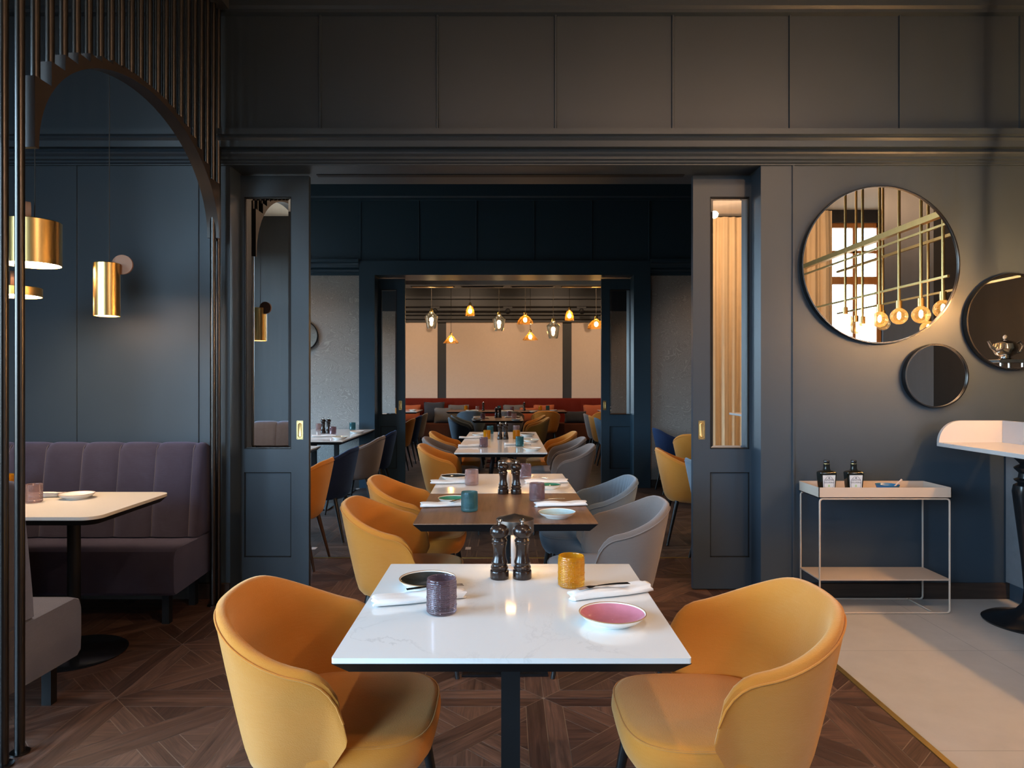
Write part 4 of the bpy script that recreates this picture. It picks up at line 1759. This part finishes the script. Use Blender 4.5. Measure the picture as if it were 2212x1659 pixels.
# shelf on the bar wall with a silver teapot (seen in the mirror)
sh = thing('pedestal_stand', 'small silver stand carrying the teapot, reflected in the cut off mirror', 'stand', (3.50, 3.80, 1.0905))
bm = B()
box(bm, -.10, .10, -.09, .09, .40, .425, .004)
link('plate', bm, 'chrome', sh, False)
for sx in (-1, 1):
    for sy in (-1, 1):
        bm = B()
        lathe(bm, [(.010, 0), (.010, .40)], 14, (.075 * sx, .065 * sy, 0))
        link('leg', bm, 'chrome', sh)
tp = thing('silver_teapot', 'round silver teapot with white knob, reflected in the cut off mirror', 'teapot', (3.50, 3.80, 1.517))
bm = B()
lathe(bm, [(.035, 0), (.05, .006), (.03, .016), (.062, .035), (.080, .075), (.070, .110), (.045, .128), (.02, .136), (.004, .140)], 32)
link('body', bm, 'chrome', tp)
bm = B()
lathe(bm, [(.005, .140), (.014, .148), (.014, .162), (.004, .172)], 18)
link('knob', bm, 'linen', tp)
bm = B()
tube(bm, [(.06, 0, .10), (.105, 0, .125), (.125, 0, .095), (.105, 0, .05), (.07, 0, .045)], .007, 10)
link('handle', bm, 'chrome', tp)
bm = B()
tube(bm, [(-.06, 0, .06), (-.10, 0, .09), (-.12, 0, .13)], .01, 10, taper=[.016, .011, .008])
link('spout', bm, 'chrome', tp)


def curtain(label, x0, x1, y, z0, z1):
    bm = B()
    n = int((x1 - x0) / .012)
    rings = []
    rr = random.Random(5)
    for i in range(n + 1):
        u = i / n
        x = x0 + (x1 - x0) * u
        L = u * (x1 - x0)
        a = .034 * sin(L * 38 + 1.2 * sin(L * 9)) + .016 * sin(L * 71 + 2 * sin(L * 13)) + .02 * sin(L * 14)
        rings.append([(x, y + a * .5, z1), (x + .01 * sin(u * 9), y + a * .8, z1 - .6), (x, y + a, z0), (x, y + a + .004, z0), (x + .01 * sin(u * 9), y + a * .8 + .004, z1 - .6), (x, y + a * .5 + .004, z1)])
    loft(bm, rings)
    c = link('curtain', bm, 'curtain', None, True, 60)
    tag(c, label, 'curtain', 'sand coloured curtains')
    return c


curtain('sand coloured curtain reflected in the near right sliding door', 3.0, 3.95, YR + .14, .03, 4.05)
curtain('sand coloured curtain beside the window reflected in the large mirror', 4.45, 5.12, YR + .14, .03, 4.05)

# ================================================================== FAR ROOM
bq = thing('banquette', 'rust red velvet banquette along the far wall', 'bench', (0, 15.2, 0))
bm = B()
rings = []
W = 4.4
nx = 240
for i in range(nx + 1):
    xx = -W + 2 * W * i / nx
    ph = (xx / .235) % 1.0
    puff = .02 * (1 - abs(2 * ph - 1) ** 5) - .015
    pr = [(.57, .42), (.36, .42), (.365, .6), (.37, .85), (.385, .94), (.42, .975), (.50, .98), (.57, .97)]
    rings.append([(xx, p - (puff if 0 < k < 6 else 0), z + (puff * .4 if k in (4, 5) else 0)) for k, (p, z) in enumerate(pr)])
loft(bm, rings)
link('backrest', bm, 'rust', bq, angle=50)
bm = B()
box(bm, -W, W, -.12, .36, .08, .45, .03, 3)
link('seat', bm, 'rust_seat', bq)
bm = B()
box(bm, -W + .02, W - .02, -.08, .36, 0, .08)
link('plinth', bm, 'black', bq, False)
# return of the seat at both sides, in front (L shaped ends)


def cushion_make(mat, w, h, d):
    bm = B()
    n = 14
    rings_f, rings_b = [], []
    grid = {}
    for side in (0, 1):
        for i in range(n + 1):
            for j in range(n + 1):
                u, v = 2 * i / n - 1, 2 * j / n - 1
                k = (1 - abs(u) ** 2.6) * (1 - abs(v) ** 2.6)
                pin = 1 - .07 * (1 - abs(u)) * abs(v) ** 3
                pin2 = 1 - .07 * (1 - abs(v)) * abs(u) ** 3
                x = u * w / 2 * pin2
                z = h / 2 + v * h / 2 * pin
                y = (d / 2 * k ** .55) * (1 if side else -1)
                edge = i in (0, n) or j in (0, n)
                if edge:
                    if side == 0:
                        grid[(0, i, j)] = grid[(1, i, j)] = bm.verts.new((x, 0, z))
                else:
                    grid[(side, i, j)] = bm.verts.new((x, y, z))
    for side in (0, 1):
        for i in range(n):
            for j in range(n):
                bm.faces.new([grid[(side, a, b)] for a, b in ((i, j), (i + 1, j), (i + 1, j + 1), (i, j + 1))])
    o = link('scatter_cushion', bm, mat, None, True, 80)
    tag(o, 'x', 'cushion')
    return o


def cushion(mat, px, py, w, h, y, label, tilt=-.22, rz=0):
    z = EYE - (py - CY) * y / F
    key = 'cushion_%s_%.2f_%.2f' % (mat, w, h)
    o = place(key, lambda: cushion_make(mat, w, h, .15), (xat(px, y), y, .4525), rz, label, 'scatter cushions on the banquette')
    o.rotation_euler = (tilt, 0, rz)
    return o


cushion('c_orange', 885, 907, .46, .40, 15.36, 'orange patterned cushion at the left end of the red banquette')
cushion('c_dark', 937, 908, .46, .46, 15.36, 'charcoal cushion leaning behind the grey one on the red banquette')
cushion('c_grey', 957, 910, .40, .34, 15.14, 'grey cushion in front of the charcoal one on the red banquette')
cushion('c_grey', 990, 900, .46, .40, 15.36, 'grey cushion behind the left amber tumbler on the red banquette')
cushion('c_grey', 1109, 900, .46, .40, 15.36, 'grey cushion behind the right mill on the red banquette')
cushion('c_orange', 1175, 900, .46, .40, 15.36, 'orange cushion behind the right amber tumbler on the red banquette')
cushion('c_orange', 1142, 912, .40, .34, 15.2, 'rust orange cushion glimpsed under the table beside the mustard chair')
cushion('c_dark', 1243, 908, .48, .26, 15.16, 'dark oblong cushion lying at the right of the red banquette')
cushion('c_orange', 1283, 900, .46, .40, 15.36, 'orange patterned cushion at the right end of the red banquette')


def pendant(kind, px, py_bot, Y, label):
    x = xat(px, Y)
    zb = EYE + (CY - py_bot) * Y / F
    t = thing('glass_pendant', label, 'lamp', (x, Y, zb), 0, 'glass pendants of the far room')
    prof = {
        'jar': [(.075, .004), (.085, .03), (.112, .20), (.116, .215), (.108, .225), (.04, .285), (.028, .30)],
        'cone': [(.150, .0), (.146, .012), (.105, .06), (.05, .125), (.030, .15)],
        'dome': [(.150, .0), (.147, .02), (.13, .07), (.09, .12), (.04, .155), (.028, .17)],
        'bell': [(.090, .0), (.086, .03), (.078, .10), (.06, .16), (.035, .19), (.025, .20)]}[kind]
    mat = 'g_smoke' if kind == 'jar' else 'g_honey'
    bm = B()
    lathe(bm, prof, 40, cap0=False, cap1=False)
    link('glass_shade', bm, mat, t)
    h = prof[-1][1]
    bm = B()
    lathe(bm, [(.026, h - .01), (.026, h + .045), (.008, h + .055)], 20)
    link('socket', bm, 'brass_light', t)
    bm = B()
    bz = h * (.45 if kind != 'jar' else .52)
    r = .034
    lathe(bm, [(r * sin(a) + .0005, bz + r * 1.25 * cos(a)) for a in [pi * i / 14 for i in range(15)]][::-1], 18)
    link('bulb', bm, 'bulb', t)
    bm = B()
    ctop = CEIL - .05 - zb if Y > 10.4 else 2.74 - zb
    tube(bm, [(0, 0, h + .05), (0, 0, ctop - .001)], .004, 8)
    link('cord', bm, 'cord_white' if kind in ('jar', 'dome') else 'cord', t)
    return t


pendant('jar', 932, 710, 12.2, 'smoked silver jar pendant next to the left jamb of the far doorway')
pendant('cone', 974.4, 741.5, 13.3, 'honey glass cone pendant hanging low in front of the left pilaster')
pendant('bell', 1015.5, 682.5, 13.3, 'small honey glass bell pendant between the left pilaster and the middle')
pendant('jar', 1078, 715.5, 12.6, 'smoked silver jar pendant in the middle of the far doorway')
pendant('dome', 1134.5, 700, 12.9, 'honey glass dome pendant hanging high right of the middle')
pendant('cone', 1145.5, 735, 13.3, 'honey glass cone pendant hanging low right of the middle')
pendant('jar', 1195, 731.5, 11.9, 'smoked silver jar pendant left of the right pilaster')
pendant('bell', 1230, 692.5, 13.3, 'small honey glass bell pendant before the right pilaster')
pendant('dome', 1288, 710, 12.0, 'honey glass dome pendant cut by the right jamb of the far doorway')


def spotlight(px, label):
    t = thing('spotlight', label, 'lamp', (xat(px, 15.3), 15.30, 2.99), 0, 'small spotlights on the far moulding')
    bm = B()
    box(bm, -.10, .10, -.03, .03, -.03, 0)
    link('bracket', bm, 'paint_warm', t, False)
    bm = B()
    lathe(bm, [(.05, 0), (.055, .01), (.055, .11), (.03, .125)], 24)
    bmesh.ops.transform(bm, matrix=Matrix.Translation((0, -.02, -.09)) @ Matrix.Rotation(pi / 2 + .3, 4, 'X'), verts=bm.verts[:])
    link('can', bm, 'black', t)
    return t


spotlight(940, 'small black spotlight on the far moulding above the left pilaster')
spotlight(1097, 'small black spotlight on the far moulding above the middle cream panel')
spotlight(1256, 'small black spotlight on the far moulding right of the right pilaster')


# ================================================================== LIGHT
def spot(loc, target, power, size=70, blend=.8, col=(1, .72, .45), radius=.05):
    ld = bpy.data.lights.new('ceiling_downlight', 'SPOT')
    ld.energy = power
    ld.spot_size = radians(size)
    ld.spot_blend = blend
    ld.color = col
    ld.shadow_soft_size = radius
    o = bpy.data.objects.new('ceiling_downlight', ld)
    COL.objects.link(o)
    o.location = loc
    o.rotation_euler = (Vector(target) - Vector(loc)).to_track_quat('-Z', 'Y').to_euler()


WARM = (1, .63, .38)
SOFT = (1, .80, .62)
# middle room downlights
for x in (-2.6, 0, 2.6):
    for y in (5.8, 8.0):
        spot((x, y, 4.0), (x, y, 0), 105, 75, .8, WARM)
# far room: downlights and wall washers on the cream panels
for x in (-3, -1, 1, 3):
    spot((x, 12.0, 4.0), (x, 12.6, 0), 70, 80, .8, WARM)
    spot((x, 13.3, 3.95), (x, 15.8, 1.7), 135, 80, .9, (1, .70, .47))
# first room: a few ceiling downlights over the aisle and bar
spot((.3, 1.0, 4.05), (.1, 2.2, .4), 90, 95, .9, SOFT)
for x, pw in ((-.2, 50), (1.2, 85), (2.5, 110)):
    spot((x, 1.3, 4.05), (x, 4.4, 1.5), pw, 92, 1.0, WARM, .35)
spot((2.6, .8, 4.05), (2.4, 2.6, 0), 45, 90, .9, WARM)


def warm_point(loc, power, radius=.09):
    ld = bpy.data.lights.new('warm_point_light', 'POINT')
    ld.energy = power
    ld.color = WARM
    ld.shadow_soft_size = radius
    o = bpy.data.objects.new('warm_point_light', ld)
    COL.objects.link(o)
    o.location = loc


warm_point((2.97, -.88, 3.75), 110, .05)
warm_point((5.6, .4, 3.0), 60)  # added warm fill for the rear right zone, not a hanging lamp

w = bpy.data.worlds.new('sky')
scene.world = w
w.use_nodes = True
nt = w.node_tree
bg = nt.nodes['Background']
tc = N(nt, 'ShaderNodeTexCoord')
sp_ = N(nt, 'ShaderNodeSeparateXYZ')
nt.links.new(tc.outputs['Generated'], sp_.inputs[0])
cl = noise(nt, 3.5, 5, .6, tc.outputs['Generated'])
sky = ramp(nt, sp_.outputs[2], [(.0, (.085, .09, .085)), (.03, (.52, .78, 1.0)), (.5, (.31, .62, 1.0))])
sky = mix_rgb(nt, ramp(nt, cl.outputs['Fac'], [(.42, (0, 0, 0)), (.6, (.5, .5, .5))]), sky, mix_rgb(nt, ramp(nt, sp_.outputs[2], [(.0, (0, 0, 0)), (.03, (1, 1, 1))]), (.085, .09, .085), (.72, .90, 1.0)))
nt.links.new(sky, bg.inputs[0])
bg.inputs[1].default_value = 23.0

# ================================================================== CAMERA AND RENDER LOOK
cd = bpy.data.cameras.new('camera')
cam = bpy.data.objects.new('camera', cd)
COL.objects.link(cam)
cam.location = (0, 0, EYE)
cam.rotation_euler = (pi / 2, 0, 0)
cd.sensor_width = 36
cd.lens = 36 * F / 2212
cd.shift_x = (1106 - CX) / 2212
cd.shift_y = (CY - 829.5) / 2212
cd.clip_start = .05
cd.clip_end = 100
scene.camera = cam
vs = scene.view_settings
vs.view_transform = 'Standard'
vs.look = 'None'
vs.gamma = 1
vs.use_curve_mapping = False
vs.exposure = 0.2
cy = scene.cycles
cy.use_denoising = True
cy.use_adaptive_sampling = True
cy.adaptive_threshold = .03
cy.max_bounces = 8
cy.diffuse_bounces = 4
cy.glossy_bounces = 5
cy.transparent_max_bounces = 14
cy.transmission_bounces = 4
cy.caustics_reflective = False
cy.caustics_refractive = False
cy.sample_clamp_indirect = 6
cy.blur_glossy = .5
